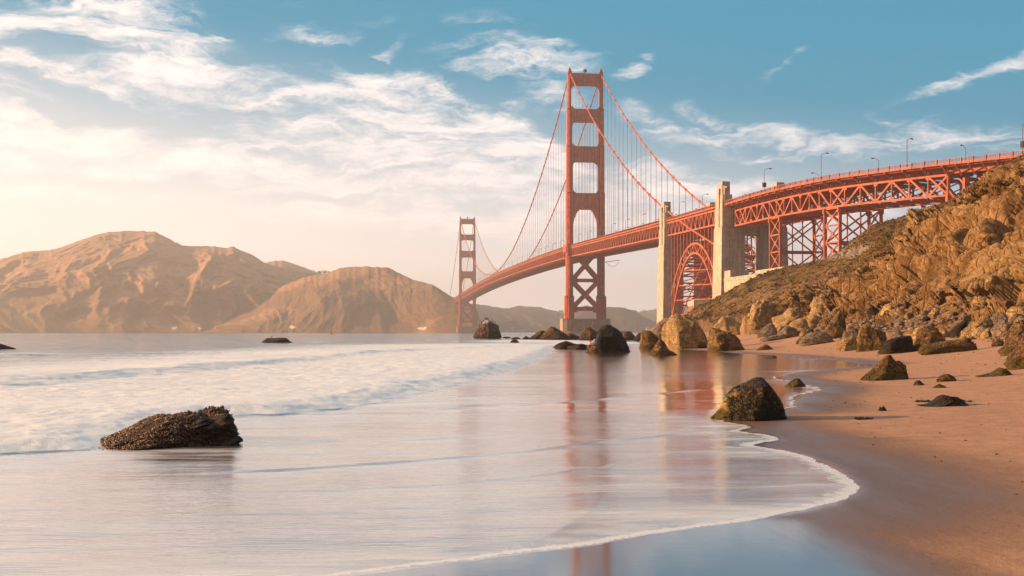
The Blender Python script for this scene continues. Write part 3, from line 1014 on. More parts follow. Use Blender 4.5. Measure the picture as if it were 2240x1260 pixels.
hill('far_ridge', [(540, 590), (575, 576), (600, 571), (622, 570), (650, 580), (690, 594), (730, 604), (790, 620), (850, 660)], [(540, 3900), (850, 3900)], [(540, 3500), (850, 3500)], M_HILL, seed=9, rel=0.25)
hill('headland_hill', [(-900, 640), (-600, 600), (-300, 585), (-120, 590), (0, 568), (50, 553), (110, 547), (150, 535), (200, 518), (238, 508), (270, 507), (310, 506), (340, 508), (365, 520), (385, 532), (400, 538), (440, 539), (470, 540),
                       (495, 543), (510, 540), (530, 549), (560, 562), (578, 575), (620, 588), (660, 596), (700, 599), (745, 598), (800, 602), (850, 640), (900, 720)],
     [(-900, 3500), (0, 3300), (900, 2950)], [(-900, 2600), (0, 2560), (900, 2560)], M_HILL, seed=29, rel=0.36, nu=620, nv=130, cells=13, pales=[(380, 717, 10, 5), (440, 719, 9, 5)])
hill('point_hill', [(380, 726), (470, 705), (560, 664), (620, 625), (665, 606), (700, 600), (722, 596), (742, 586), (765, 583), (800, 583), (848, 585), (870, 596), (900, 610), (945, 622), (965, 634), (985, 648), (1003, 656), (1020, 660), (1036, 668), (1046, 684), (1052, 705), (1058, 724)],
     [(380, 2850), (560, 2700), (850, 2600), (985, 2470), (1058, 2400)], [(380, 2520), (560, 2450), (850, 2390), (985, 2330), (1058, 2310)], M_HILL, seed=57, rel=0.28, nu=420, nv=110, cells=9,
     pales=[(640, 716, 12, 6), (925, 718, 18, 5)])
hill('distant_hills', [(1020, 664), (1045, 665), (1085, 672), (1105, 675), (1135, 669), (1180, 672), (1215, 680), (1245, 690), (1330, 700), (1400, 705), (1460, 700)],
     [(1020, 4300), (1460, 4600)], [(1020, 3900), (1460, 4100)], M_HILLF, seed=61, rel=0.3)
hill('distant_hills', [(1215, 712), (1240, 684), (1262, 672), (1285, 668), (1305, 676), (1330, 672), (1365, 673), (1392, 680), (1402, 690), (1425, 700), (1445, 712), (1470, 726)],
     [(1215, 3500), (1470, 3500)], [(1215, 3250), (1470, 3250)], M_HILLF, seed=66, rel=0.25)
hill('distant_hills', [(1380, 690), (1405, 680), (1430, 677), (1450, 672), (1520, 668), (1600, 662), (1700, 668)],
     [(1380, 5200), (1700, 5200)], [(1380, 4900), (1700, 4900)], M_HILLF, seed=71, rel=0.2)

# ------------------------------------------------------------------ the bridge
C1 = np.array([64.3, 988.0])                      # near tower, centre line, at the water
AX = np.array([-0.1203, 0.9927])                  # along the bridge, away from us
EA = np.array([0.9927, 0.1203])                   # across it, to the right
# deck centre line: straight to the second pylon, then the curved approach viaduct
_west = [(102.5, 541), (106.5, 515), (113, 480), (122.5, 445), (133.5, 423), (144.8, 405), (156.5, 390), (169.5, 373.5), (186, 354), (206, 330), (230, 302)]
CEN = []
for i, w in enumerate(_west):
    a = np.array(_west[max(i - 1, 0)], float); b = np.array(_west[min(i + 1, len(_west) - 1)], float)
    t = (b - a) / np.linalg.norm(b - a)
    if i == 0: t = -AX
    CEN.append(np.array(w, float) + 14.5 * np.array([-t[1], t[0]]))
S_P = [450.0]
start = C1 - AX * 450.0
off = start - CEN[0]
CEN = [c + off * max(0, 1 - i / 3.0) for i, c in enumerate(CEN)]
CENs = smooth_line(np.array(CEN), 8)
cs = np.concatenate([[0], np.cumsum(np.linalg.norm(np.diff(CENs, axis=0), axis=1))]) + 450.0
S_END = cs[-1]


def path(s):
    if s <= 450: return C1 - AX * s, EA
    x = np.interp(s, cs, CENs[:, 0]); y = np.interp(s, cs, CENs[:, 1])
    x2 = np.interp(s + 4, cs, CENs[:, 0]); y2 = np.interp(s + 4, cs, CENs[:, 1])
    x1 = np.interp(s - 4, cs, CENs[:, 0]); y1 = np.interp(s - 4, cs, CENs[:, 1])
    t = np.array([x2 - x1, y2 - y1]); t /= np.linalg.norm(t)
    return np.array([x, y]), np.array([-t[1], t[0]])


def zr(s):
    """handrail height"""
    if s < -1280: return 78.2 + (s + 1280) * 0.01
    if s < 0: return 78.2 + 6.4 * (1 - ((s + 640) / 640.0) ** 2)
    return float(np.interp(s, [0, 328, 440, 500, 560, 620, 800], [78.2, 68.4, 65.5, 64.6, 63.3, 62.3, 60.0]))


def D(s, e, z):
    c, ea = path(s)
    q = c + ea * e
    return Vector((q[0] - C1[0], q[1] - C1[1], z))


def DR(s, e, dz): return D(s, e, zr(s) + dz)


def s_of_px(px, e=-14.5):
    best = None
    for s in np.arange(452, S_END - 2, 0.5):
        c, ea = path(s); q = c + ea * e
        d = abs(CX + q[0] / q[1] * F - px)
        if best is None or d < best[0]: best = (d, s)
    return best[1]


bridge = empty('suspension_bridge', (C1[0], C1[1], 0))
props(bridge, 'long orange-red suspension bridge with two towers, concrete pylons and steel arch across the strait', 'bridge')

# --- towers
SECT = [(13.5, 33.0, 10.4, 18.2, 16.5), (33.0, 124.0, 11.2, 17.0, 14.0), (124.0, 165.0, 11.6, 16.7, 12.0), (165.0, 197.5, 12.0, 16.3, 10.4), (197.5, 228.5, 12.6, 15.8, 8.6)]


def tower(s0):
    m = MB()
    for (z0, z1, ti, to, L_) in SECT:
        Wd = to - ti
        for sgn in (-1, 1):
            for (fw, fl, dz) in ((1.0, 0.42, 0), (0.74, 0.76, 1.2), (0.46, 1.0, 2.4)):
                a0, a1 = (ti + to) / 2 - Wd * fw / 2, (ti + to) / 2 + Wd * fw / 2
                l0 = L_ * fl / 2
                zt = z1 + 0.6 - dz if z1 > 30 else z1
                p = [D(s0 - l0, sgn * a0, z0), D(s0 + l0, sgn * a0, z0), D(s0 + l0, sgn * a1, z0), D(s0 - l0, sgn * a1, z0)]
                q = [Vector((v.x, v.y, zt)) for v in p]
                m.hexa(p + q)
            # corner pilaster strips that give the leg its fluted look
            for k in (-0.30, -0.10, 0.10, 0.30):
                for face in (-1, 1):
                    c = (ti + to) / 2 + k * Wd * 0.46 / 0.46 * 0.46
                    m.beam(D(s0 + face * (L_ / 2 + 0.12), sgn * c, z0), D(s0 + face * (L_ / 2 + 0.12), sgn * c, z1 - 2.6), 0.45, 0.35)
    tw = m.build('tower', M_RED, bridge)
    # portal struts with stepped corner brackets
    for k, (z0, z1, ti, L_) in enumerate([(218.6, 228.6, 12.6, 7.0), (186.5, 197.2, 12.1, 8.6), (151.6, 164.4, 11.7, 10.0), (109.8, 123.4, 11.3, 11.5)]):
        m = MB()
        m.hexa([D(s0 - L_ / 2, -ti, z0), D(s0 + L_ / 2, -ti, z0), D(s0 + L_ / 2, ti, z0), D(s0 - L_ / 2, ti, z0),
                D(s0 - L_ / 2, -ti, z1), D(s0 + L_ / 2, -ti, z1), D(s0 + L_ / 2, ti, z1), D(s0 - L_ / 2, ti, z1)])
        for x in np.arange(-ti + 1.5, ti, 1.75):              # vertical flutes on the strut
            for face in (-1, 1):
                m.beam(D(s0 + face * (L_ / 2 + 0.1), x, z0 + 0.4), D(s0 + face * (L_ / 2 + 0.1), x, z1 - 0.6), 0.55, 0.3)
        for sgn in (-1, 1):                                   # rounded haunches below (long) and above (short)
            n = 7
            for q in range(n):
                a = (q + 0.5) / n * math.pi / 2
                hx = (2.9 if k < 3 else 5.2) * (1 - math.sin(a)) + 0.15
                hz0 = z0 - (3.6 if k < 3 else 13.0) * (q + 1) / n
                hz1 = z0 - (3.6 if k < 3 else 13.0) * q / n
                for (u0, u1, w) in ((hz0, hz1, hx),) + (((z1 + 2.6 * q / n, z1 + 2.6 * (q + 1) / n, 2.4 * (1 - math.sin(a)) + 0.12),) if k > 0 else ()):
                    l2 = L_ / 2 - 0.25
                    p = [D(s0 - l2, sgn * (ti - w), u0), D(s0 + l2, sgn * (ti - w), u0), D(s0 + l2, sgn * ti, u0), D(s0 - l2, sgn * ti, u0)]
                    m.hexa(p + [Vector((v.x, v.y, u1)) for v in p])
        m.build('portal_strut', M_RED, tw)
    # braces below the deck
    m = MB()
    ti = 11.2
    for (z0, z1) in ((22.3, 47.0), (47.0, 74.5)):
        for sl_ in (-4.0, 4.0):
            m.beam(D(s0 + sl_, -ti, z0 + 1), D(s0 + sl_, ti, z1 - 1), 1.4, 3.2)
            m.beam(D(s0 + sl_, ti, z0 + 1), D(s0 + sl_ * 1.02, -ti, z1 - 1), 1.35, 3.2)
    for z, h in ((47.2, 2.8), (22.3, 3.4), (70.5, 5.0)):
        m.beam(D(s0 - 4.1, -ti, z), D(s0 - 4.1, ti, z), 1.5, h); m.beam(D(s0 + 4.1, -ti, z), D(s0 + 4.1, ti, z), 1.5, h)
    for z in (47.2, 34.8, 22.3, 61):                          # gusset plates
        for sl_ in (-4.15, 4.15):
            for x in ((0,) if z in (34.8, 61) else (-ti + 1.6, ti - 1.6)):
                m.beam(D(s0 + sl_, x, z - 3.2), D(s0 + sl_, x, z + 3.2), 3.6, 1.55)
    m.build('cross_brace', M_RED, tw)
    # saddles, tip masts and beacon
    for sgn in (-1, 1):
        m = MB()
        for (h0, h1, w, l) in ((228.6, 230.4, 3.0, 6.0), (230.4, 232.0, 2.2, 4.4), (232.0, 233.2, 1.4, 2.6)):
            m.beam(D(s0, sgn * 13.9, h0), D(s0, sgn * 13.9, h1), w, l)
        m.beam(D(s0, sgn * 13.9, 233), D(s0, sgn * 13.9, 235.2), 0.35)
        m.build('cable_saddle', M_RED, tw)
    m = MB()
    r = 12
    m.beam(D(s0, 0, 228.6), D(s0, 0, 230.2), 0.5)
    c = D(s0, 0, 231.6)
    m.tube([c + Vector((0, 0, z)) for z in (-1.6, -1.3, -0.7, 0, 0.7, 1.3, 1.6)], [0.4, 1.05, 1.6, 1.8, 1.6, 1.05, 0.3], 10)
    m.build('aircraft_beacon', M_DARK, tw)
    m = MB()
    for e in np.arange(-11, 11.1, 2.2):
        for face in (-1, 1): m.beam(D(s0 + face * 3.3, e, 228.6), D(s0 + face * 3.3, e, 229.8), 0.12)
    for face in (-1, 1): m.beam(D(s0 + face * 3.3, -12, 229.8), D(s0 + face * 3.3, 12, 229.8), 0.12)
    m.build('railing', M_RED, tw)
    # concrete pier with stepped fluted ends, on its low fender
    m = MB()
    for (hw, hl, z1) in ((21.2, 7.5, 13.4), (20.2, 9.6, 12.7), (18.8, 11.6, 12.0)):
        p = [D(s0 - hl, -hw, -2), D(s0 + hl, -hw, -2), D(s0 + hl, hw, -2), D(s0 - hl, hw, -2)]
        m.hexa(p + [Vector((v.x, v.y, z1)) for v in p])
    for e in np.arange(-17.5, 18, 1.9):
        for face in (-1, 1): m.beam(D(s0 + face * 11.8, e, -2), D(s0 + face * 11.8, e, 11.2), 1.0, 0.5)
    m.build('pier', M_PIER, tw)
    m = MB()
    pts = []
    for k in range(28):
        a = 2 * math.pi * k / 28
        pts.append(D(s0 + 24 * math.sin(a), 42 * math.cos(a) * (0.9 if abs(math.sin(a)) > 0.5 else 1), 0))
    m.add([Vector((p.x, p.y, -2)) for p in pts] + [Vector((p.x, p.y, 2.6)) for p in pts], [(k, (k + 1) % 28, 28 + (k + 1) % 28, 28 + k) for k in range(28)] + [tuple(range(28, 56))])
    if s0 == 0: m.build('fender_wall', M_PIER, tw)
    m = MB()
    rr = random.Random(5)
    for e in np.arange(-18, 18.1, 1.8):
        m.beam(D(s0 + 11.2, e, 12.2), D(s0 + 11.2, e, 13.9), 0.14)
    for z in (13.1, 13.9): m.beam(D(s0 + 11.2, -18, z), D(s0 + 11.2, 18, z), 0.1)
    m.build('pier_railing', M_RED, tw)
    return tw


tower(0.0)
tower(-1280.0)

# --- cables
def zcable(s):
    if s < -1280:
        u = (-1280 - s) / 343.0
        return 229.5 + (82 - 229.5) * u - 4 * 11 * u * (1 - u)
    if s <= 0: return 86.3 + (229.5 - 86.3) * ((s + 640) / 640.0) ** 2
    u = s / 328.0
    return 229.5 + (74.0 - 229.5) * u - 4 * 12 * u * (1 - u)


for e in (-13.7, 13.7):
    m = MB()
    ss = np.concatenate([np.arange(-1625, -1280, 12), np.arange(-1280, 0, 8), np.arange(0, 328, 6), [328]])
    m.tube([D(s, e, zcable(s)) for s in ss] + [D(380, e, 58), D(432, e, 44)], 0.52, 7)
    for s in np.concatenate([np.arange(-1264.8, -8, 15.24), np.arange(15.24, 322, 15.24)]):      # cable bands
        z = zcable(s); z2 = zcable(s + 1)
        m.tube([D(s - .8, e, z + (z - z2) * .8), D(s + .8, e, z - (z - z2) * .8)], 0.85, 7)
    m.build('main_cable', M_CABLE, bridge, smooth=False)

# --- hangers: the nearest hundred one by one, the rest as one mass
hang = []
for s in np.concatenate([np.arange(15.24, 320, 15.24), -np.arange(15.24, 1270, 15.24)]):
    for e in (-13.7, 13.7):
        if zcable(s) - zr(s) > 0.8: hang.append((988 - 0.9927 * s, s, e))
hang.sort()
rest = MB()
for k, (d, s, e) in enumerate(hang):
    m = MB() if k < 98 else rest
    for off_ in (-0.28, 0.28):
        m.beam(D(s + off_, e, zr(s) - 2.5), D(s + off_, e, zcable(s) - 0.3), 0.15)
    if k < 98: m.build('suspender', M_ROPE, bridge)
o = rest.build('suspender', M_ROPE, bridge); props(o, kind='stuff')


# --- decks
def rail_and_deck(s0, s1, step, post, picket, name_road='roadway'):
    ss = list(np.arange(s0, s1, step)) + [s1]
    m = MB()
    for a, b in zip(ss[:-1], ss[1:]):
        m.hexa([DR(a, -13.4, -2.55), DR(b, -13.4, -2.55), DR(b, 13.4, -2.55), DR(a, 13.4, -2.55),
                DR(a, -13.4, -1.75), DR(b, -13.4, -1.75), DR(b, 13.4, -1.75), DR(a, 13.4, -1.75)])
    m.build(name_road, M_RED, bridge)
    for e in (-14.5, 14.5):
        m = MB()
        for a, b in zip(ss[:-1], ss[1:]):
            m.beam(DR(a, e, -0.08), DR(b, e, -0.08), 0.30, 0.22)
            m.beam(DR(a, e, -1.62), DR(b, e, -1.62), 0.35, 0.85)
            m.beam(DR(a, e * 0.965, -1.72), DR(b, e * 0.965, -1.72), 1.3, 0.35)
        for s in np.arange(s0, s1, picket):
            m.beam(DR(s, e, -1.2), DR(s, e, -0.15), 0.10 * picket / 0.45 * 1.0, 0.08)
        for s in np.arange(s0, s1, post):
            m.beam(DR(s, e * 1.003, -2.1), DR(s, e * 1.003, 0.1), 0.42, 0.42)
        m.build('railing', M_RED_L, bridge)


def truss(s0, s1, n, e, top, bot, style, cw=0.95, vw=0.45, dw=0.55):
    m = MB()
    L_ = (s1 - s0) / n
    for k in range(n):
        a, b, mid = s0 + k * L_, s0 + (k + 1) * L_, s0 + (k + 0.5) * L_
        m.beam(DR(a, e, top), DR(b, e, top), cw, cw * 0.9)
        m.beam(DR(a, e, bot), DR(b, e, bot), cw, cw * 0.9)
        if style == 'W':
            m.beam(DR(a, e, top), DR(a, e, bot), vw)
            m.beam(DR(a, e, bot), DR(mid, e, top), dw); m.beam(DR(mid, e, top), DR(b, e, bot), dw)
        else:
            m.beam(DR(a, e, top), DR(a, e, bot), vw)
            r = k % 6
            if r in (1,): m.beam(DR(a, e, bot), DR(b, e, top), dw); m.beam(DR(a, e, top), DR(b, e, bot), dw * 0.98)
            elif r in (0, 3, 5): m.beam(DR(a, e, top), DR(b, e, bot), dw)
            else: m.beam(DR(a, e, bot), DR(b, e, top), dw)
            for q in (0.0,):
                m.beam(DR(a - 0.9, e, bot + 0.5), DR(a + 0.9, e, bot + 0.5), dw * 0.8, 1.5)
                m.beam(DR(a - 0.9, e, top - 0.5), DR(a + 0.9, e, top - 0.5), dw * 0.8, 1.3)
    m.beam(DR(s1, e, top), DR(s1, e, bot), vw)
    return m


# suspended spans
for (s0, s1) in ((-1620, -1288), (-1272, -9), (9, 321)):
    rail_and_deck(s0, s1, 15.24, 7.62, 1.5)
    n = int(round((s1 - s0) / 7.62))
    for e in (-13.7, 13.7): truss(s0, s1, n, e, -3.0, -10.2, 'W').build('stiffening_truss', M_RED_L if e < 0 else M_RED, bridge)
    m = MB()
    for k in range(n + 1):
        s = s0 + (s1 - s0) * k / n
        m.beam(DR(s, -13.6, -10.1), DR(s, 13.6, -10.1), 0.5, 0.7)
        m.beam(DR(s, -13.6, -3.9), DR(s, 13.6, -3.9), 0.5, 2.0)
        if k < n:
            s2 = s0 + (s1 - s0) * (k + 1) / n
            m.beam(DR(s, -13.5, -10.2), DR(s2, 0, -10.2), 0.45); m.beam(DR(s, 13.5, -10.2), DR(s2, 0, -10.2), 0.45)
            m.beam(DR(s, 0, -10.0), DR(s2, 13.5, -10.0), 0.45); m.beam(DR(s, 0, -10.0), DR(s2, -13.5, -10.0), 0.45)
    for e in (-9, -4.5, 0, 4.5, 9): m.beam(DR(s0, e, -3.3), DR(s1, e, -3.3), 0.4, 1.1) if s1 > 0 else None
    m.build('floor_beams', M_RED, bridge)
# deck housings where the deck wraps the tower legs
m = MB()
for s0 in (0, -1280):
    for e in (-15.6, 15.6):
        m = MB()
        m.beam(D(s0 - 11, e, zr(s0) - 0.7), D(s0 + 11, e, zr(s0) - 0.7), 5.2, 2.2)
        for q in (-9.6, 9.6):
            m.beam(D(s0 + q, e, zr(s0) - 10.5), D(s0 + q, e, zr(s0) - 1.6), 3.8, 2.2)
        m.beam(D(s0 - 7.5, e * 1.06, zr(s0) - 4), D(s0 + 7.5, e * 1.06, zr(s0) - 4), 3.4, 4.5)
        m.build('deck_housing', M_RED, bridge)
# inspection scaffold slung under the deck beside the near tower
m = MB()
for k in range(9):
    a = k / 8 * math.pi
    if k: m.beam(D(14, 16 + (k - 1) * 1.4, 62.5 - 4 * math.sin((k - 1) / 8 * math.pi)), D(14, 16 + k * 1.4, 62.5 - 4 * math.sin(a)), 0.25)
m.beam(D(14, 15, 62.5), D(14, 28, 64.5), 0.5)
m.build('maintenance_scaffold', M_DARK, bridge)

# arch span between the pylons
SA, SB = 336.5, 432.0
rail_and_deck(321.5, 446, 9.0, 7.6, 0.9)
for e in (-13.7, 13.7): truss(SA - 2, SB, 12, e, -3.0, -10.2, 'W', 1.0, 0.5, 0.6).build('stiffening_truss', M_RED_L, bridge)
m = MB()
for k in range(13):
    s = SA + (SB - SA) * k / 12
    m.beam(DR(s, -13.6, -10.1), DR(s, 13.6, -10.1), 0.6, 0.9); m.beam(DR(s, -13.6, -4.0), DR(s, 13.6, -4.0), 0.6, 2.0)
    if k < 12:
        s2 = s + (SB - SA) / 12
        m.beam(DR(s, -13.5, -10.2), DR(s2, 13.5, -10.2), 0.4); m.beam(DR(s, 13.5, -9.9), DR(s2, -13.5, -9.9), 0.4)
m.build('floor_beams', M_RED, bridge)
sm, hw = (SA + SB) / 2, (SB - SA) / 2 - 1.5
zup = lambda s: 49.5 - 27.0 * abs((s - sm) / hw) ** 2.1
zlo = lambda s: 44.3 - 38.0 * abs((s - sm) / hw) ** 2.2
NP = 14
for e in (-12.5, 12.5):
    m = MB()
    xs = [sm - hw + 2 * hw * k / NP for k in range(NP + 1)]
    fx = [sm - hw + 2 * hw * k / 42 for k in range(43)]
    for a, b in zip(fx[:-1], fx[1:]):
        m.beam(D(a, e, zup(a)), D(b, e, zup(b)), 1.0, 1.1); m.beam(D(a, e, zlo(a)), D(b, e, zlo(b)), 1.0, 1.1)
    for k, s in enumerate(xs):
        m.beam(D(s, e, zlo(s)), D(s, e, zup(s)), 0.5)
        if k < NP:
            t = xs[k + 1]
            if k % 2 == 0: m.beam(D(s, e, zlo(s)), D(t, e, zup(t)), 0.6)
            else: m.beam(D(s, e, zup(s)), D(t, e, zlo(t)), 0.6)
    m.build('arch_rib', M_RED_L, bridge)
    for k, s in enumerate(xs):
        m = MB()
        m.beam(D(s, e, zup(s)), DR(s, e, -10.3), 0.6)
        m.build('arch_column', M_RED_L, bridge)
m = MB()
for k, s in enumerate(xs):
    for f_ in (zup, zlo):
        m.beam(D(s, -12.5, f_(s)), D(s, 12.5, f_(s)), 0.6, 0.8)
        if k < NP:
            t = xs[k + 1]
            m.beam(D(s, -12.5, f_(s)), D(t, 0, (f_(s) + f_(t)) / 2), 0.45); m.beam(D(t, -12.5, f_(t)), D(t, 0, f_(t)), 0.45)
            m.beam(D(s, 12.5, f_(s)), D(t, 0, f_(t)), 0.45); m.beam(D(s, 0, f_(s)), D(t, 12.5, f_(t)), 0.45)
    if zup(s) - zlo(s) > 1:
        m.beam(D(s, -12.5, zlo(s)), D(s, 12.5, zup(s)), 0.4); m.beam(D(s, 12.5, zlo(s)), D(s, -12.5, zup(s)), 0.38)
    if k % 2 == 0 and zr(s) - 10.3 - zup(s) > 8:
        h = zr(s) - 10.5
        n_ = max(1, int((h - zup(s)) / 11))
        for q in range(n_):
            z0, z1 = zup(s) + (h - zup(s)) * q / n_, zup(s) + (h - zup(s)) * (q + 1) / n_
            m.beam(D(s, -12.5, z0), D(s, 12.5, z1), 0.4); m.beam(D(s, 12.5, z0), D(s, -12.5, z1), 0.38)
            m.beam(D(s, -12.5, z0), D(s, 12.5, z0), 0.5)
for k, s in enumerate(xs):
    if k % 3 == 1:
        for z0 in np.arange(zlo(s) - 30 if False else 8, zlo(s) - 6, 9.0):
            m.beam(D(SA + 0.5 + (k // 3) * 1.6, -11, z0), D(SA + 0.5 + (k // 3) * 1.6, 11, z0 + 9), 0.4)
for e in (-6, 0, 6):
    m.beam(D(SA, e, 12), D(sm, e, 44), 0.5); m.beam(D(SB, e, 12), D(sm, e, 44), 0.5)
for z0 in (12, 20, 28, 36):
    m.beam(D(sm - hw * (1 - (z0 / 44.0)) ** 0.45, -12.5, z0), D(sm + hw * (1 - (z0 / 44.0)) ** 0.45, 12.5, z0), 0.5)
    m.beam(D(sm - hw * (1 - (z0 / 44.0)) ** 0.45, 12.5, z0), D(sm + hw * (1 - (z0 / 44.0)) ** 0.45, -12.5, z0), 0.48)
m.build('arch_bracing', M_RED, bridge)


# concrete pylons
def pylon(sc, zbase):
    m = MB()
    def block(e0, e1, l0, l1, z0, z1, t=1.0, dl=0.0):
        p = [D(sc + l0 - dl, e0 - (dl if e0 < 0 and e0 < e1 - 0 and abs(e0) > abs(e1) else 0), z0), D(sc + l1 + dl, e0 - (dl if abs(e0) > abs(e1) and e0 < 0 else 0), z0),
             D(sc + l1 + dl, e1 + (dl if abs(e1) > abs(e0) else 0), z0), D(sc + l0 - dl, e1 + (dl if abs(e1) > abs(e0) else 0), z0)]
        q = [D(sc + l0, e0, z1), D(sc + l1, e0, z1), D(sc + l1, e1, z1), D(sc + l0, e1, z1)]
        m.hexa(p + q)
    for sg in (-1, 1):
        def B2(a, b, l0, l1, z0, z1, dl=0.0):
            e0, e1 = (-b, -a) if sg < 0 else (a, b)
            block(e0, e1, l0, l1, z0, z1, 1, dl)
        B2(4.8, 16.4, -6.6, 6.6, zbase, 53.0, 0.9)            # broad lower shaft
        B2(10.6, 16.1, -6.2, 6.2, 53.0, 62.5)
        B2(11.0, 15.9, -5.6, 5.6, 62.5, zr(sc) + 3.2)         # upper shaft beside the deck
        B2(11.8, 15.7, -2.6, 4.6, zr(sc) + 3.2, zr(sc) + 9.6) # stepped head
        B2(12.4, 15.2, -5.0, -2.6, zr(sc) + 3.2, zr(sc) + 6.0)
        B2(15.9, 16.5, -1.4, 1.6, 50.0, zr(sc) + 6.5)         # raised rib on the outer face
        B2(12.8, 15.0, 4.6, 6.0, 60.0, zr(sc) + 7.4)
        B2(13.6, 14.6, 6.0, 8.2, zr(sc) + 6.2, zr(sc) + 6.8)
    m.hexa([D(sc - 5.2, -10.8, 49.5), D(sc + 5.2, -10.8, 49.5), D(sc + 5.2, 10.8, 49.5), D(sc - 5.2, 10.8, 49.5),
            D(sc - 5.2, -10.8, 55.4), D(sc + 5.2, -10.8, 55.4), D(sc + 5.2, 10.8, 55.4), D(sc - 5.2, 10.8, 55.4)])
    o = m.build('concrete_pylon', M_CONC, bridge)
    return o


pylon(328.5, -2)
pylon(439.0, 6)
# drain pipe and little platform on the near pylon's shaded face
m = MB()
m.tube([D(446.3, -12.0, 62), D(446.3, -12.0, 54), D(446.5, -8, 53.4), D(446.7, -7, 50)], 0.16, 6)
m.beam(D(446.9, -13, 52.6), D(446.9, -9, 52.6), 1.0, 0.3)
m.build('drain_pipe', M_DARK, bridge)

# approach viaduct
S1v, S2v = 447.5, s_of_px(2062)
rail_and_deck(446.5, S_END - 2, 4.0, 4.6, 0.55, 'viaduct_deck')
nv_ = int(round((S2v - S1v) / 7.4))
for e in (-10.2, 10.2): truss(S1v, S2v, nv_, e, -5.0, -12.2, 'X', 0.85, 0.62, 0.72).build('viaduct_truss', M_RED_L, bridge)
m = MB()
for k in range(nv_ + 1):
    s = S1v + (S2v - S1v) * k / nv_
    m.beam(DR(s, -10.2, -12.1), DR(s, 10.2, -12.1), 0.6, 0.8); m.beam(DR(s, -10.2, -5.0), DR(s, 10.2, -5.0), 0.6, 1.0)
    m.beam(DR(s, -10.2, -12.0), DR(s, 10.2, -5.2), 0.35); m.beam(DR(s, 10.2, -12.0), DR(s, -10.2, -5.2), 0.33)
    if k < nv_:
        s2 = s + (S2v - S1v) / nv_
        m.beam(DR(s, -10.2, -12.2), DR(s2, 10.2, -12.2), 0.4); m.beam(DR(s, 10.2, -12.1), DR(s2, -10.2, -12.1), 0.4)
for e in (-6.5, -2.2, 2.2, 6.5):
    for s in np.arange(S1v, S2v, 6.0): m.beam(DR(s, e, -3.4), DR(min(s + 6, S2v), e, -3.4), 0.35, 1.3)
m.build('floor_beams', M_RED, bridge)
m = MB()
for k in range(nv_ * 1 + 1):                                   # brackets carrying the sidewalk
    s = S1v + (S2v - S1v) * k / nv_
    for sg in (-1, 1):
        m = MB()
        m.beam(DR(s, sg * 14.6, -2.2), DR(s, sg * 10.2, -4.6), 0.42, 0.5)
        m.beam(DR(s, sg * 14.6, -2.3), DR(s, sg * 9.8, -2.8), 0.4, 0.7)
        m.beam(DR(s, sg * 10.2, -4.6), DR(s, sg * 10.2, -2.6), 0.4, 0.5)
        m.build('bracket', M_RED_L, bridge)
# plate girders and columns beyond the truss
for e in (-10.2, 10.2):
    m = MB()
    for s in np.arange(S2v, S_END - 8, 5.0):
        if s > S2v + 26: m.beam(DR(s, e, -4.7), DR(min(s + 5, S_END - 8), e, -4.7), 0.7, 4.2)
        else: m.beam(DR(s, e, -3.8), DR(s + 5, e, -3.8), 0.7, 1.8)
        m.beam(DR(s, e * 1.045, -6.6), DR(s, e * 1.045, -2.8), 0.3, 0.3) if s > S2v + 26 else None
        m.beam(DR(s, e / abs(e) * 14.6, -2.2), DR(s, e, -5.4), 0.42, 0.5)
    m.build('plate_girder', M_RED_L, bridge)


def ground_z(x, y):
    return 26.0


# steel towers under the viaduct
def viaduct_tower(pa, pb, zb, light=True):
    sA, sB = s_of_px(pa, -10.2), s_of_px(pb, -10.2)
    m = MB()
    top = -12.8
    for s in (sA, sB):
        for e in (-10.2, 10.2):
            b = D(s, e, zb)
            m.beam(b, DR(s, e, top), 1.15, 1.15, up=(0, 1, 0))
            m.beam(DR(s, e, top + 0.2), DR(s, e, top - 1.8), 1.8, 1.8, up=(0, 1, 0))
        for q in range(4):
            z0 = zb + (zr(s) + top - zb) * q / 4; z1 = zb + (zr(s) + top - zb) * (q + 1) / 4
            if q % 2 == 0:
                za = z0; zc = zb + (zr(s) + top - zb) * (q + 2) / 4
                m.beam(D(s, -10.2, za), D(s, 10.2, zc), 0.55); m.beam(D(s, 10.2, za), D(s, -10.2, zc), 0.53)
                m.beam(D(s, -10.2, zc), D(s, 10.2, zc), 0.7)
                m.beam(D(s, 0, za), D(s, 0, zc), 0.45)
    for e in (-10.2, 10.2):
        n_ = 4
        for q in range(n_):
            h = zr(sA) + top
            z0, z1 = zb + (h - zb) * q / n_, zb + (h - zb) * (q + 1) / n_
            m.beam(D(sA, e, z0), D(sB, e, z1), 0.5); m.beam(D(sB, e, z0), D(sA, e, z1), 0.48)
            m.beam(D(sA, e, z1), D(sB, e, z1), 0.6)
            m.beam(D((sA + sB) / 2 - .8, e, (z0 + z1) / 2), D((sA + sB) / 2 + .8, e, (z0 + z1) / 2), 0.55, 1.6)
    m.build('viaduct_tower', M_RED_L, bridge)


viaduct_tower(1686, 1707, 22)
viaduct_tower(1806, 1837, 24)
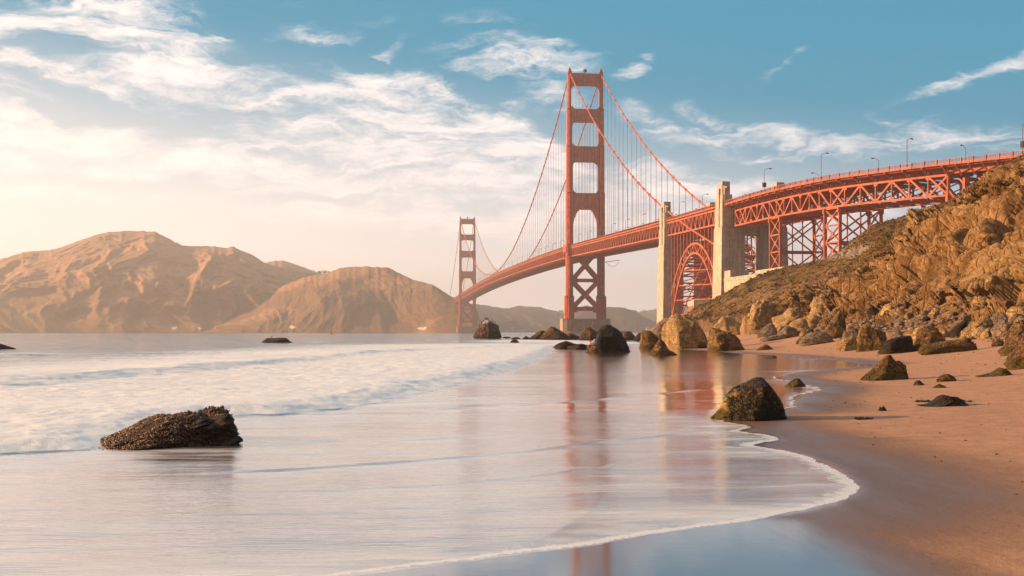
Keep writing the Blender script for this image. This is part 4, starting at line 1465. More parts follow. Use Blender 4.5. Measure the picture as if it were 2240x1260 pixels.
# end bent of the truss and the lit columns on the hillside
m = MB()
for e in (-10.2, 10.2):
    m.beam(D(S2v, e, 40), DR(S2v, e, -12.2), 1.6, 1.6)
    m.beam(DR(S2v, e, -12.2), DR(S2v, e, -3), 0.9, 0.9)
m.build('end_bent', M_RED_L, bridge)
m = MB()
for px in (2112, 2152, 2196):
    s = s_of_px(px, -10.2)
    for e in (-10.2, 10.2):
        m.beam(D(s, e, 38), DR(s, e, -6.6), 1.5, 1.5)
        m.beam(D(s, e, 44), DR(s + 9, e, -7), 0.6); m.beam(D(s, e, 44), DR(s - 9, e, -7), 0.6)
    m.beam(D(s, -10.2, 42), DR(s, 10.2, -7), 0.6); m.beam(D(s, 10.2, 42), DR(s, -10.2, -7), 0.6)
m.build('hillside_column', M_RED_L, bridge)

# ------------------------------------------------------------------ walls and fort below the bridge
m = MB()
a = Vector((wpt(1583, 603, 528)[0], 528, 0)); b = Vector((wpt(1737, 581, 447)[0], 447, 0))
d = (b - a).normalized(); nrm = Vector((-d.y, d.x, 0))
if nrm.x < 0: nrm = -nrm
def wallseg(p, q, z0, z1, th):
    m.hexa([Vector((p.x, p.y, z0)), Vector((q.x, q.y, z0)), Vector((q.x + nrm.x * th, q.y + nrm.y * th, z0)), Vector((p.x + nrm.x * th, p.y + nrm.y * th, z0)),
            Vector((p.x, p.y, z1)), Vector((q.x, q.y, z1)), Vector((q.x + nrm.x * th, q.y + nrm.y * th, z1)), Vector((p.x + nrm.x * th, p.y + nrm.y * th, z1))])
wallseg(a + nrm * 0.25, b + nrm * 0.25, -1, 25.6, 14)
wallseg(a, b, 25.6, 27.2, 14.2)
wallseg(a + d * 1, a + d * 9, 27.2, 30.5, 9)
wallseg(a + d * 40, b, 27.2, 28.6, 1.0)
o = m.build('retaining_wall', M_CONC)
props(o, 'long pale concrete retaining wall on the slope beside the near bridge pylon', 'wall')
m = MB()
x0, x1 = wpt(1519, 0, 560)[0], wpt(1519, 0, 560)[0] + 34
m.hexa([(x0, 560, -1), (x1, 560, -1), (x1 - 4, 592, -1), (x0 + 2, 592, -1), (x0, 560, 15.2), (x1, 560, 15.2), (x1 - 4, 592, 15.2), (x0 + 2, 592, 15.2)])
fort = m.build('brick_fort', M_BRICK)
m = MB()
m.hexa([(x0 - .3, 559.6, 15.2), (x1 + .3, 559.6, 15.2), (x1 - 3.7, 592.4, 15.2), (x0 + 1.7, 592.4, 15.2), (x0 - .3, 559.6, 17.8), (x1 + .3, 559.6, 17.8), (x1 - 3.7, 592.4, 17.8), (x0 + 1.7, 592.4, 17.8)])
m.hexa([(x0 - .5, 559.3, -1), (x0 + 5, 559.3, -1), (x0 + 5, 560.2, -1), (x0 - .5, 560.2, -1), (x0 - .5, 559.3, 17.4), (x0 + 5, 559.3, 17.4), (x0 + 5, 560.2, 17.4), (x0 - .5, 560.2, 17.4)])
m.build('parapet', M_CONC, fort)
props(fort, 'low red brick fort corner with pale parapet under the steel arch', 'fort')

# ------------------------------------------------------------------ street lamps along the deck
def lamp_meshes(h, arm, side, box=False):
    p = MB()
    p.tube([(0, 0, 0), (0, 0, h * 0.5), (0, 0, h)], [0.16, 0.13, 0.10], 6)
    p.beam((0, 0, 0), (0, 0, 1.1), 0.5)
    a = MB()
    pts = [(side * arm * t, 0, h - 0.1 + 0.9 * math.sin(t * math.pi / 2)) for t in (0, .25, .5, .75, 1)]
    a.tube(pts, 0.09, 5)
    hd = MB()
    hd.tube([(side * (arm - 0.4), 0, h + 0.75), (side * (arm + 0.3), 0, h + 0.72), (side * (arm + 1.1), 0, h + 0.62)], [0.12, 0.28, 0.16], 6)
    b = None
    if box:
        b = MB(); b.beam((0, 0, 2.4), (0, 0, 4.2), 1.5, 1.0); b.beam((0, 0, 4.2), (0, 0, 4.35), 1.7, 1.2)
    return p, a, hd, b


def make_lamp(h, arm, side, label, group=None, box=False):
    root = empty('street_lamp')
    props(root, label, 'street lamp', group)
    p, a, hd, b = lamp_meshes(h, arm, side, box)
    po = p.build('pole', M_LAMP, root); a.build('arm', M_LAMP, root); hd.build('lamp_head', M_DARK, root)
    if b: b.build('equipment_box', M_DARK, root)
    return root


def copy_tree(o, parent=None):
    c = o.copy(); COL.objects.link(c); c.parent = parent
    for ch in o.children: copy_tree(ch, c)
    return c


def place_lamp(o, s, e):
    v = DR(s, e, -1.2); _, ea = path(s)
    o.location = (v.x + C1[0], v.y + C1[1], v.z)
    o.rotation_euler = (0, 0, math.atan2(ea[1], ea[0]))


for px, label, box in ((1672, 'street lamp with a dark box on its pole just right of the near concrete pylon', True),
                       (1797, 'tall street lamp on the viaduct above the middle steel support tower', False),
                       (1985, 'tall street lamp on the near rail halfway along the viaduct truss', False),
                       (2236, 'street lamp with a dark box at the right edge of the viaduct above the hillside', True)):
    place_lamp(make_lamp(10.0, 2.4, 1, label, 'street lamps on the approach viaduct', box), s_of_px(px, -13.6), -13.6)
for px, label in ((1922, 'viaduct lamp on the far rail near mid truss, its arm reaching left'),
                  (2112, 'viaduct lamp on the far rail above the hillside columns, arm to the left'),
                  (1790, 'far-rail lamp of the viaduct just left of the tall lamp over the support tower')):
    place_lamp(make_lamp(9.0, 2.4, -1, label, 'street lamps on the approach viaduct'), s_of_px(px, 13.6), 13.6)
lw = make_lamp(8.2, 2.2, 1, 'small street lamp on the left rail of the suspended deck, one of an even row', 'street lamps on the left rail of the main deck')
le = make_lamp(8.2, 2.2, -1, 'small street lamp on the right rail of the suspended deck, one of an even row', 'street lamps on the right rail of the main deck')
first = [True, True]
for s in np.arange(-1245, 450, 45.72):
    if abs(s) < 14 or abs(s + 1280) < 14 or 318 < s < 340 or 428 < s: continue
    for q, (src, e) in enumerate(((lw, -12.9), (le, 12.9))):
        o = src if first[q] else copy_tree(src)
        first[q] = False
        place_lamp(o, s, e)

# ------------------------------------------------------------------ boulders
_ICO = {}


def ico(sub):
    if sub not in _ICO:
        bm = bmesh.new()
        bmesh.ops.create_icosphere(bm, subdivisions=sub, radius=1.0)
        bm.verts.ensure_lookup_table()
        _ICO[sub] = (np.array([v.co[:] for v in bm.verts]), np.array([[v.index for v in f.verts] for f in bm.faces]))
        bm.free()
    return _ICO[sub]


def rock_verts(w, d, h, seed, sub=4, facets=13, prof=None, rough=0.05, sharp=0.9, bury=0.35, lean=0.0):
    """a faceted boulder, w wide, d deep, h high above z=0; prof is its skyline from left to right"""
    n, tri = ico(sub)
    rg = np.random.RandomState(seed)
    r = np.full(len(n), 1.0)
    ks = rg.normal(size=(facets, 3)); ks[:, 2] = np.abs(ks[:, 2]) * 0.8
    ks /= np.linalg.norm(ks, axis=1, keepdims=True)
    ks = np.concatenate([ks, [[-1, -.2, .1], [1, -.3, .2], [0.1, -1, .25], [0, 0.1, 1]] / np.array([1.03, 1.06, 1.04, 1.0])[:, None]])
    of = np.concatenate([rg.uniform(0.58, 0.9, facets), [0.8, 0.8, 0.75, 0.75]])
    for k_, o_ in zip(ks, of):
        c = n @ k_
        lim_ = np.where(c > 0.05, o_ / np.maximum(c, 0.05), 9)
        r = r * (1 - sharp) + sharp * np.minimum(r, lim_) if False else np.minimum(r, lim_ + (1 - sharp) * 0.2)
    v = n * r[:, None]
    q = n * 1.0 + seed * 3.7
    wa, wb = facet(q * 1.5, seed + 6)
    wc, wd = facet(q * 4.5, seed + 8)
    v = v * (1 + rough * (1.7 * wa - 0.7 * wb + 0.7 * wc - 0.35 * wd)[:, None] + rough * 1.1 * fbm(q * 1.7, 3, seed)[:, None] + rough * 1.1 * fbm(q * 5.0, 3, seed + 2, 0.6, ridged=True)[:, None]
             + (rough * 0.6 * fbm(q * 15.0, 3, seed + 4, 0.6, ridged=True)[:, None] if sub > 3 else 0))
    mn, mx = v.min(0), v.max(0)
    v = (v - (mn + mx) / 2) / ((mx - mn) / 2)
    v[:, 2] = (v[:, 2] + bury * 2 - 1 + 1) / (2.0) if False else v[:, 2]
    # top at 1, ground at -1 + 2*bury
    z = (v[:, 2] - (-1 + 2 * bury)) / (2 - 2 * bury)
    x = v[:, 0]
    if prof is not None:
        xs_ = np.linspace(0, 1, len(prof)) if not isinstance(prof[0], tuple) else np.array([p_[0] for p_ in prof])
        ys_ = np.array(prof if not isinstance(prof[0], tuple) else [p_[1] for p_ in prof])
        u = (x + 1) / 2
        edges = np.linspace(0, 1, 41)
        cur = np.array([z[(u >= a - 0.02) & (u <= b + 0.02)].max() if ((u >= a - 0.02) & (u <= b + 0.02)).any() else 0.1 for a, b in zip(edges[:-1], edges[1:])])
        cur = np.convolve(np.pad(cur, 2, mode='edge'), np.ones(5) / 5, 'valid')
        cu = np.interp(u, (edges[:-1] + edges[1:]) / 2, cur)
        want = np.interp(u, xs_, ys_)
        z = np.where(z > 0, z * want / np.maximum(cu, 0.12), z)
    z = np.where(z > 0, z * (1 - 0.28 * v[:, 1] ** 2), z)
    return np.stack([x * w / 2 + lean * z * w, v[:, 1] * d / 2, z * h], 1), tri


ROCKS = {}


def surface_depth(px, py):
    """distance of the beach or cliff surface seen at a photo pixel"""
    ys = [np.interp(px, cpx, crow[:, j, 0]) for j in range(5)]
    ds = [np.interp(px, cpx, crow[:, j, 1]) for j in range(5)]
    if py >= ys[0] - 0.5: return gpt(px, py)[1]
    return float(np.interp(-py, [-y for y in ys], ds))




def boulder(pxl, pxr, ytop, ybase, seed, mat, label, prof=None, depth=None, dr_=0.8, sub=4, facets=13, rough=0.05, group=None, cat='boulder', name='boulder', key=None, sharp=0.9, bury=0.35, rz=0):
    pc = (pxl + pxr) / 2
    if depth is None:
        x, y, z = gpt(pc, ybase)
    else:
        y = depth; x, _, z = wpt(pc, ybase, y)
    yc = y * 1.0
    w = (pxr - pxl) / F * y
    d = w * dr_
    for _ in range(3):
        yc = y + d * 0.42
        w = (pxr - pxl) / F * yc
        d = w * dr_
    xc = (pc - CX) / F * yc
    h = CZ + (HY - ytop) / F * yc - z
    v, tri = rock_verts(w, d, h, seed, sub, facets, prof, rough, sharp, bury)
    me = np_mesh(name, v, None, tri, smooth=False)
    o = link(name, me, mat)
    o.location = (xc, yc, z)
    if rz: o.rotation_euler = (0, 0, rz)
    props(o, label, cat, group)
    if key: ROCKS[key] = (o, v, tri)
    return o


boulder(178, 540, 889, 986, 11, M_FGROCK, 'dark mussel-crusted rock standing in the surf in the left foreground',
        prof=[(0, .02), (.14, .12), (.28, .34), (.4, .62), (.5, .8), (.58, .78), (.64, .86), (.7, .84), (.8, 1.0), (.9, .98), (.96, .7), (1, .25)], sub=6, facets=16, rough=0.07, dr_=0.85, key='fg', cat='rock', name='rock', rz=rad(32))
boulder(1556, 1724, 826, 921, 12, M_FGROCK2, 'pyramid-shaped foreground rock with black mussels and mossy left foot at the swash edge',
        prof=[(0, .03), (.1, .28), (.16, .55), (.28, .76), (.4, .82), (.5, .9), (.6, 1.0), (.68, 1.0), (.76, .82), (.86, .58), (.94, .3), (1, .08)], sub=6, facets=12, rough=0.05, dr_=0.85, key='py', cat='rock', name='rock')
boulder(1884, 1990, 774, 832, 13, M_ROCKM, 'peaked mossy rock with a steep black right side alone on the open sand',
        prof=[(0, .03), (.15, .3), (.35, .68), (.5, .98), (.58, 1), (.66, .8), (.8, .75), (.9, .55), (1, .15)], sub=5, rough=0.04, cat='rock', name='rock')
boulder(2045, 2089, 816, 835, 14, M_ROCKM, 'small rounded mossy rock between the peaked rock and the right-hand low rock', sub=4, cat='rock', name='rock', prof=[(0, .2), (.3, .7), (.6, 1), (.85, .7), (1, .2)])
boulder(2133, 2214, 803, 824, 15, M_ROCKM, 'low mossy rock with a long tail to its left near the right edge', sub=4, cat='rock', name='rock', prof=[(0, .05), (.3, .18), (.5, .5), (.64, 1), (.78, .85), (1, .1)])
boulder(1998, 2022, 831, 843, 16, M_ROCKM, 'tiny rounded mossy stone right of the peaked rock', sub=3, cat='rock', name='rock', prof=[.2, .8, 1, .6, .1])
boulder(2040, 2074, 839, 849, 17, M_ROCKM, 'small dark pointed stone just below the rounded mossy rock', sub=3, cat='rock', name='rock', prof=[.05, .5, 1, .6, .3, .05])
boulder(2010, 2118, 862, 890, 18, M_ROCKD, 'low black craggy rock on the sand at lower right', prof=[(0, .08), (.2, .1), (.35, .5), (.48, 1), (.6, .85), (.75, .8), (.9, .5), (1, .1)], sub=5, rough=0.07, cat='rock', name='rock')
boulder(1921, 1940, 887, 899, 19, M_ROCKD, 'tiny lump of dark stones left of the low black rock', sub=3, cat='rock', name='rock', prof=[.1, .8, .5, 1, .5, .1])
boulder(1717, 1764, 826, 847, 20, M_ROCKM, 'small dark pointed rock on wet sand behind the pyramid rock', sub=4, cat='rock', name='rock', prof=[.1, .4, .7, 1, .9, .5, .1])
boulder(1283, 1381, 710, 773, 21, M_ROCKD, 'tall dark boulder in shallow water with an undercut sunlit left side', depth=108,
        prof=[(0, .02), (.08, .12), (.16, .3), (.24, .8), (.3, .95), (.45, 1), (.55, .99), (.7, .84), (.85, .6), (.94, .35), (1, .1)], sub=5, rough=0.035, dr_=0.7, key='tall')
boulder(1277, 1318, 755, 774, 211, M_ROCKM, 'ochre mossy rock foot against the left of the tall dark boulder', depth=104.6, prof=[(0, .05), (.2, .35), (.4, .85), (.6, 1), (.85, 1), (1, .6)], sub=4, dr_=0.9)
boulder(1418, 1482, 738, 778, 22, M_ROCKM, 'small dark mossy cone-shaped rock in front of the great round boulder', prof=[(0, .1), (.2, .45), (.4, 1), (.55, .75), (.7, .3), (1, .1)], sub=4)
boulder(1443, 1550, 684, 763, 23, M_ROCK, 'great round tan boulder with a sunlit left face, largest on the beach', prof=[(0, .35), (.08, .75), (.2, .93), (.35, 1), (.5, .97), (.7, .85), (.86, .6), (1, .2)], sub=5, rough=0.035, dr_=0.75, facets=9)
boulder(1407, 1492, 686, 752, 24, M_ROCKG, 'brown sloping boulder leaning behind the left of the great round boulder', depth=152, prof=[(0, .2), (.2, .5), (.5, .85), (.8, 1), (1, .9)], sub=4)
boulder(1398, 1448, 718, 764, 25, M_ROCKM, 'tilted brown slab rock between the cone rock and the great round boulder', depth=128, prof=[(0, .4), (.15, .95), (.5, .9), (.8, .6), (1, .2)], sub=4, facets=8)
boulder(1548, 1632, 716, 768, 26, M_ROCKM, 'blocky brown boulder with lit left face and black right face beside the great round boulder', prof=[(0, .9), (.1, 1), (.25, .97), (.4, .86), (.55, .8), (.75, .62), (.88, .45), (1, .15)], sub=5, facets=7, rough=0.035, dr_=0.9)
boulder(1830, 1878, 733, 768, 27, M_ROCK, 'pale mossy-topped rock at the left end of the beach boulder group', prof=[(0, .4), (.3, .75), (.7, .95), (1, 1)], sub=4, facets=9)
boulder(1872, 1945, 708, 768, 28, M_ROCKM, 'tall wedge-shaped brown boulder with an orange peak in the boulder group', prof=[(0, .3), (.1, .9), (.25, 1), (.45, .92), (.65, .78), (.9, .72), (1, .2)], sub=5, facets=8, rough=0.035)
boulder(1921, 2003, 733, 773, 29, M_ROCKD, 'smooth black barrel-shaped boulder in front of the wedge boulder', prof=[(0, .1), (.2, .8), (.4, .95), (.7, 1), (.9, .95), (1, .5)], sub=5, facets=6, rough=0.025)
boulder(1995, 2075, 712, 756, 30, M_ROCKM, 'broad craggy ochre boulder behind the black barrel boulder', prof=[(0, .5), (.2, .85), (.5, 1), (.75, .8), (1, .3)], sub=5)
boulder(1993, 2022, 751, 768, 31, M_ROCKM, 'small round ochre stone at the left end of the long flat slab', sub=4, prof=[.3, .8, 1, .8, .3])
boulder(2010, 2140, 740, 772, 32, M_ROCKM, 'long flat slab of dark rock lying on the sand', prof=[(0, .3), (.08, .6), (.3, .75), (.55, .9), (.8, 1), (.97, .95), (1, .5)], sub=5, facets=5, rough=0.03, dr_=0.35)
boulder(2192, 2290, 698, 776, 33, M_ROCKM, 'large craggy ochre rock at the right edge with pale barnacled foot', prof=[(0, .1), (.15, .3), (.25, .85), (.4, 1), (1, 1)], sub=5, rough=0.06)
boulder(2200, 2330, 722, 806, 34, M_ROCKM, 'nearest ochre rock cut by the right edge of the picture, rising from a low foot', prof=[(0, .08), (.12, .3), (.24, .65), (.4, 1), (1, 1.2)], sub=5, rough=0.06)
boulder(2170, 2198, 739, 758, 35, M_ROCKM, 'small rounded rock on sand left of the large craggy ochre rock', sub=4, prof=[.3, .9, 1, .8, .2])
boulder(1672, 1700, 776, 784, 36, M_ROCKM, 'flat weed-covered stone on the wet sand nearest the pool', sub=3, cat='rock', name='rock', prof=[.2, .4, .6, 1, .3])
boulder(1655, 1693, 753, 766, 37, M_ROCKM, 'low green mossy rock in front of the pale blocks on the sand', sub=4, cat='rock', name='rock', prof=[.1, .5, .95, 1, .6, .1])
boulder(1740, 1774, 731, 752, 38, M_ROCKM, 'dark pyramid stone with green moss at the edge of the fallen blocks', sub=4, cat='rock', name='rock', prof=[.1, .6, 1, .7, .2])
boulder(1520, 1548, 742, 756, 39, M_ROCKM, 'small stone wedged at the right foot of the great round boulder', sub=3, depth=126)
# blocks fallen from the slope
for args in [
    (1620, 1700, 653, 722, 41, M_ROCK, 'huge pale split block with vertical cracks at the foot of the slope', [(0, .45), (.25, .6), (.35, .9), (.6, 1), (.9, .95), (1, .6)], 150, 5, 7),
    (1556, 1632, 690, 735, 42, M_ROCK, 'pale boulder behind the blocky brown boulder', [(0, .4), (.3, 1), (.6, .95), (.85, .7), (1, .5)], 150, 4, 9),
    (1690, 1762, 670, 716, 43, M_ROCK, 'pale angular block right of the huge split block', [(0, .5), (.3, .6), (.5, .95), (.8, 1), (1, .4)], 148, 4, 9),
    (1772, 1832, 646, 690, 44, M_ROCK, 'smooth orange-lit block high on the scree below the dark notch', [(0, .55), (.15, 1), (.5, .8), (.85, .55), (1, .3)], 150, 4, 6),
    (1716, 1792, 692, 732, 45, M_ROCK, 'broad pale block low in the scree left of the leaning slabs', [(0, .4), (.3, .8), (.6, 1), (.85, .8), (1, .5)], 140, 4, 9),
    (1755, 1812, 685, 722, 46, M_ROCK, 'pale crumbling block between the broad block and the leaning slabs', [(0, .5), (.3, 1), (.7, .8), (1, .3)], 142, 4, 9),
    (1790, 1852, 668, 740, 47, M_ROCKM, 'dark leaning slab of layered rock at the foot of the cliff', [(0, .15), (.3, .35), (.7, .8), (.95, 1), (1, .8)], 128, 4, 6),
    (1655, 1702, 705, 735, 48, M_ROCKG, 'grey triangular rock below the huge split block', [(0, .15), (.5, .9), (.7, 1), (1, .3)], 128, 4, 8),
    (1700, 1750, 712, 738, 49, M_ROCKG, 'low grey rounded rock in front of the pale angular block', [(0, .3), (.4, 1), (.8, .8), (1, .3)], 122, 4, 9),
    (1660, 1725, 728, 744, 50, M_ROCKG, 'low dark shelf of rock on the sand below the triangular rock', [(0, .2), (.5, .7), (.9, 1), (1, .6)], 118, 4, 7),
    (1745, 1830, 724, 752, 51, M_ROCKG, 'flat layered ledge at the edge of the sand under the leaning slab', [(0, .3), (.3, .9), (.6, 1), (.85, .7), (1, .3)], 114, 4, 6),
    (1842, 1892, 710, 742, 52, M_ROCKG, 'grey-brown ledge between the leaning slab and wedge boulder', [(0, .6), (.3, 1), (.7, .7), (1, .3)], 112, 4, 8),
    (1946, 1985, 713, 733, 53, M_ROCKG, 'rounded bluish-grey cobble above the black barrel boulder', [.3, .9, 1, .8, .3], 108, 4, 6),
    (1970, 2010, 698, 722, 54, M_ROCK, 'angular tan block at the cliff toe above the ochre boulder', [.5, 1, .8, .5], 112, 4, 7),
    (2105, 2178, 695, 737, 55, M_ROCK, 'broad tan boulder with a black right side in the rubble at right', [(0, .3), (.3, .75), (.6, 1), (.8, .98), (1, .5)], 92, 5, 8),
    (2080, 2120, 700, 735, 56, M_ROCKD, 'dark leaning boulder touching the left of the broad tan boulder', [(0, .4), (.4, .8), (.8, 1), (1, .5)], 94, 4, 7),
    (2095, 2145, 686, 706, 57, M_ROCK, 'flat tan block lying on the rubble behind the broad tan boulder', [.6, 1, .9, .6], 100, 4, 6),
    (2182, 2212, 715, 736, 58, M_ROCK, 'pale rounded boulder in the rubble beside the large craggy ochre rock', [.4, .9, 1, .6], 88, 4, 8),
    (2160, 2200, 690, 712, 59, M_ROCKG, 'grey boulder in the rubble above the pale rounded one', [.5, 1, .9, .5], 96, 4, 8),
    (1715, 1740, 700, 712, 60, M_ROCK, 'small tan block perched among the pale blocks', [.5, 1, .6], 146, 3, 7),
]:
    pxl, pxr, yt, yb, sd, mt, lb, pr, dp, sb, fc = args
    boulder(pxl, pxr, yt, yb, sd, mt, lb, prof=pr, depth=surface_depth((pxl + pxr) / 2, yb) * 0.985, sub=max(sb, 4), facets=fc, group='fallen blocks at the foot of the headland', rough=0.06, bury=0.42)
# rocks standing in the sea
boulder(1034, 1098, 699, 739, 71, M_GUANO, 'bird-limed sea stack with dark base and white top, standing in the surf', depth=330, prof=[(0, .02), (.1, .45), (.25, .7), (.45, 1), (.55, .98), (.68, .85), (.85, .72), (.94, .5), (1, .1)], sub=5, rough=0.06, dr_=0.8, name='sea_stack', cat='rock', key='stack')
boulder(570, 643, 738, 751, 72, M_ROCKD, 'flat dark rock out in the calm water at left centre', depth=205, prof=[(0, .05), (.1, .6), (.18, .95), (.4, .9), (.6, 1), (.78, .95), (.85, .5), (1, .08)], sub=4, name='sea_rock', cat='rock', dr_=0.5)
boulder(-60, 36, 744, 766, 73, M_ROCKD, 'dark rock cut by the left edge of the picture, sloping down into the water', depth=128, prof=[(0, .5), (.3, 1), (.6, .7), (.85, .35), (1, .1)], sub=4, name='sea_rock', cat='rock', dr_=0.5)
for (pxl, pxr, yt, yb, sd, lb, pr, dp) in [
    (1158, 1200, 722, 741, 74, 'rounded sea rock at the left end of the rock row below the near tower', [.1, .5, .9, 1, .6], 300),
    (1182, 1248, 713, 743, 75, 'largest peaked rock of the row in the surf left below the near tower', [(0, .2), (.15, .6), (.35, 1), (.5, .9), (.8, .5), (1, .2)], 270),
    (1232, 1275, 726, 742, 76, 'low brown rock in surf below the near tower pier', [.4, 1, .7, .5, .2], 285),
    (1266, 1312, 715, 744, 77, 'brown rock with a lit left side just left of the tall dark boulder', [(0, .3), (.3, .95), (.55, 1), (.8, .7), (1, .5)], 255),
    (1362, 1392, 724, 744, 78, 'grey rock emerging behind the right of the tall dark boulder', [.6, 1, .95, .7, .3], 260),
    (1386, 1415, 727, 746, 79, 'ochre rock with a mossy foot between the grey rock and the brown slab rock', [.3, .95, 1, .8], 235),
    (1115, 1140, 737, 743, 80, 'flat dark rock awash right of the bird-limed stack', [.2, .9, 1, .4], 300),
    (1142, 1162, 735, 743, 81, 'small dark rock awash between the flat rock and the rock row', [.2, 1, .8, .2], 300),
    (1116, 1136, 742, 750, 82, 'small dark rounded rock isolated in the white water', [.4, 1, .9, .3], 205),
    (1098, 1118, 736, 739, 83, 'thin dark rock barely breaking the surface next to the bird-limed stack', [.4, 1, .5], 330),
    (1209, 1275, 745, 761, 84, 'low dark barnacled rock in the white water left of the tall dark boulder', [(0, .1), (.2, .7), (.45, 1), (.7, .6), (1, .4)], 132),
    (1240, 1292, 751, 762, 85, 'low dark rock lapped by foam touching the foot of the tall dark boulder', [(0, .3), (.3, .7), (.6, 1), (1, .5)], 128),
]:
    boulder(pxl, pxr, yt, yb, sd, M_SEAROCK if dp > 140 else M_ROCKD, lb, prof=pr, depth=dp, sub=4, group='rocks in the surf near the point', name='sea_rock', cat='rock', rough=0.07)

# rubble along the toe of the cliff: every stone is its own object, eight shapes shared
stones = []
for k in range(9):
    v, tri = rock_verts(1.0, 0.85, 0.62, 200 + k, 3 if k < 6 else 2, 9, None, 0.05, bury=0.3)
    me = np_mesh('stone', v, None, tri)
    me.materials.append([M_ROCKG, M_ROCK, M_ROCKG, M_ROCK, M_ROCK, M_ROCKG, M_ROCK, M_ROCKG, M_ROCKD][k])
    stones.append(me)
rg = random.Random(12)
tx = ctrl[0]
n_st = 0
while n_st < 285:
    j = rg.randrange(0, 560)
    px = colpx[j]
    if px < 1640 or px > 2275: continue
    if rg.random() > np.interp(px, [1640, 1850, 2000, 2275], [0.2, 0.6, 1, 1]): continue
    t = rg.random() ** 1.3
    if t > 0.15:
        i = segs[0] + int((t - 0.15) / 0.85 * (segs[1] + 3))
        x, y, z = CLG[i, j]
    else:
        base_ = tx[j]
        q = rg.uniform(0, 3.2)
        x, y = base_[0] - 0.5 * q, base_[1] - 0.85 * q
        z = float(beach(x, y))
    s = (0.3 + rg.random() ** 2.5 * 1.25) * np.interp(px, [1640, 2275], [1.15, 0.9])
    me = stones[rg.randrange(9)]
    o = link('stone', me)
    o.location = (x, y, z - 0.06 * s)
    o.rotation_euler = (rg.uniform(-.4, .4), rg.uniform(-.4, .4), rg.uniform(0, 6.28))
    o.scale = (s * rg.uniform(.8, 1.5), s, s * rg.uniform(.7, 1.2))
    props(o, 'small angular stone in the rubble strip between cliff and sand', 'stone', 'rubble stones along the cliff toe')
    n_st += 1

# pebbles: countless, over the scree and sprinkled on the sand
v0 = np.array([(1, 0, 0), (-1, 0, 0), (0, 1, 0), (0, -1, 0), (0, 0, 1), (0, 0, -1), (.6, .6, .5), (-.6, .5, .55), (.5, -.6, .5), (-.6, -.55, .5)], float)
bmq = bmesh.new()
for q in v0: bmq.verts.new(q)
bmesh.ops.convex_hull(bmq, input=bmq.verts)
bmq.verts.ensure_lookup_table(); bmq.verts.index_update()
pv_, pf_ = np.array([v.co[:] for v in bmq.verts]), np.array([[v.index for v in f.verts] for f in bmq.faces if len(f.verts) == 3])
bmq.free()
rgn = np.random.RandomState(3)
PV, PF = [], []
for k in range(5200):
    if k < 3600:
        j = rgn.randint(60, 560)
        if colpx[j] < 1790: continue
        i = segs[0] + int(rgn.rand() ** 1.2 * (segs[1] + 6))
        c = CLG[i, j]; sz = 0.06 + rgn.rand() ** 3 * 0.42
        if rgn.rand() < 0.25:
            q = rgn.uniform(0, 5); c = np.array([tx[j][0] - .5 * q, tx[j][1] - .85 * q, 0]); c[2] = beach(c[0], c[1]); sz *= 0.4
    else:
        x, y = rgn.uniform(5, 34), 12 + rgn.rand() ** 1.5 * 80
        if x < np.interp(y, [12, 26, 60, 100], [5.6, 6.4, 17, 24]): continue
        c = np.array([x, y, float(beach(x, y))]); sz = rgn.uniform(0.006, 0.022) * (1 + y / 40.)
    r3 = rgn.uniform(.6, 1.2, 3) * sz; r3[2] *= .7
    a = rgn.uniform(0, 6.28); ca_, sa_ = math.cos(a), math.sin(a)
    w = pv_ * r3
    w = np.stack([w[:, 0] * ca_ - w[:, 1] * sa_, w[:, 0] * sa_ + w[:, 1] * ca_, w[:, 2]], 1) + c
    PF.append(pf_ + len(pv_) * len(PV)); PV.append(w)
props(link('pebbles', np_mesh('pebbles', np.concatenate(PV), None, np.concatenate(PF)), M_ROCKG), kind='stuff')

# mussels and weed on the two foreground rocks
def crust(key, n, size, mask, name, mat, seed, up=0.3):
    o, v, tri = ROCKS[key]
    rg_ = np.random.RandomState(seed)
    a, b, c = v[tri[:, 0]], v[tri[:, 1]], v[tri[:, 2]]
    nn = np.cross(b - a, c - a); ar = np.linalg.norm(nn, axis=1); nn = nn / (ar[:, None] + 1e-9)
    cen = (a + b + c) / 3
    mk = mask(cen, nn)
    pr = ar * mk * (cen[:, 2] > -0.02)
    pr /= pr.sum()
    ids = rg_.choice(len(tri), n, p=pr)
    uv = rg_.rand(n, 2); fl = uv.sum(1) > 1; uv[fl] = 1 - uv[fl]
    p = a[ids] + (b - a)[ids] * uv[:, :1] + (c - a)[ids] * uv[:, 1:]
    N0 = nn[ids]
    t = np.cross(N0, rg_.normal(size=(n, 3))); t /= np.linalg.norm(t, axis=1, keepdims=True) + 1e-9
    dirv = N0 * 0.8 + t * 0.6; dirv /= np.linalg.norm(dirv, axis=1, keepdims=True)
    s2 = np.cross(dirv, t); s2 /= np.linalg.norm(s2, axis=1, keepdims=True) + 1e-9
    sz = size * rg_.uniform(0.6, 1.4, (n, 1))
    base_ = p - dirv * sz * 0.3
    tip = p + dirv * sz
    mid = p + dirv * sz * 0.35
    V = np.stack([base_, mid + t * sz * 0.42, mid + s2 * sz * 0.25, mid - t * sz * 0.42, mid - s2 * sz * 0.25, tip], 1).reshape(-1, 3)
    f = []
    for (i, j, k) in [(0, 2, 1), (0, 3, 2), (0, 4, 3), (0, 1, 4), (5, 1, 2), (5, 2, 3), (5, 3, 4), (5, 4, 1)]:
        f.append(np.stack([np.arange(n) * 6 + i, np.arange(n) * 6 + j, np.arange(n) * 6 + k], 1))
    q = link(name, np_mesh(name, V, None, np.concatenate(f)), mat, o)
    props(q, kind='stuff')


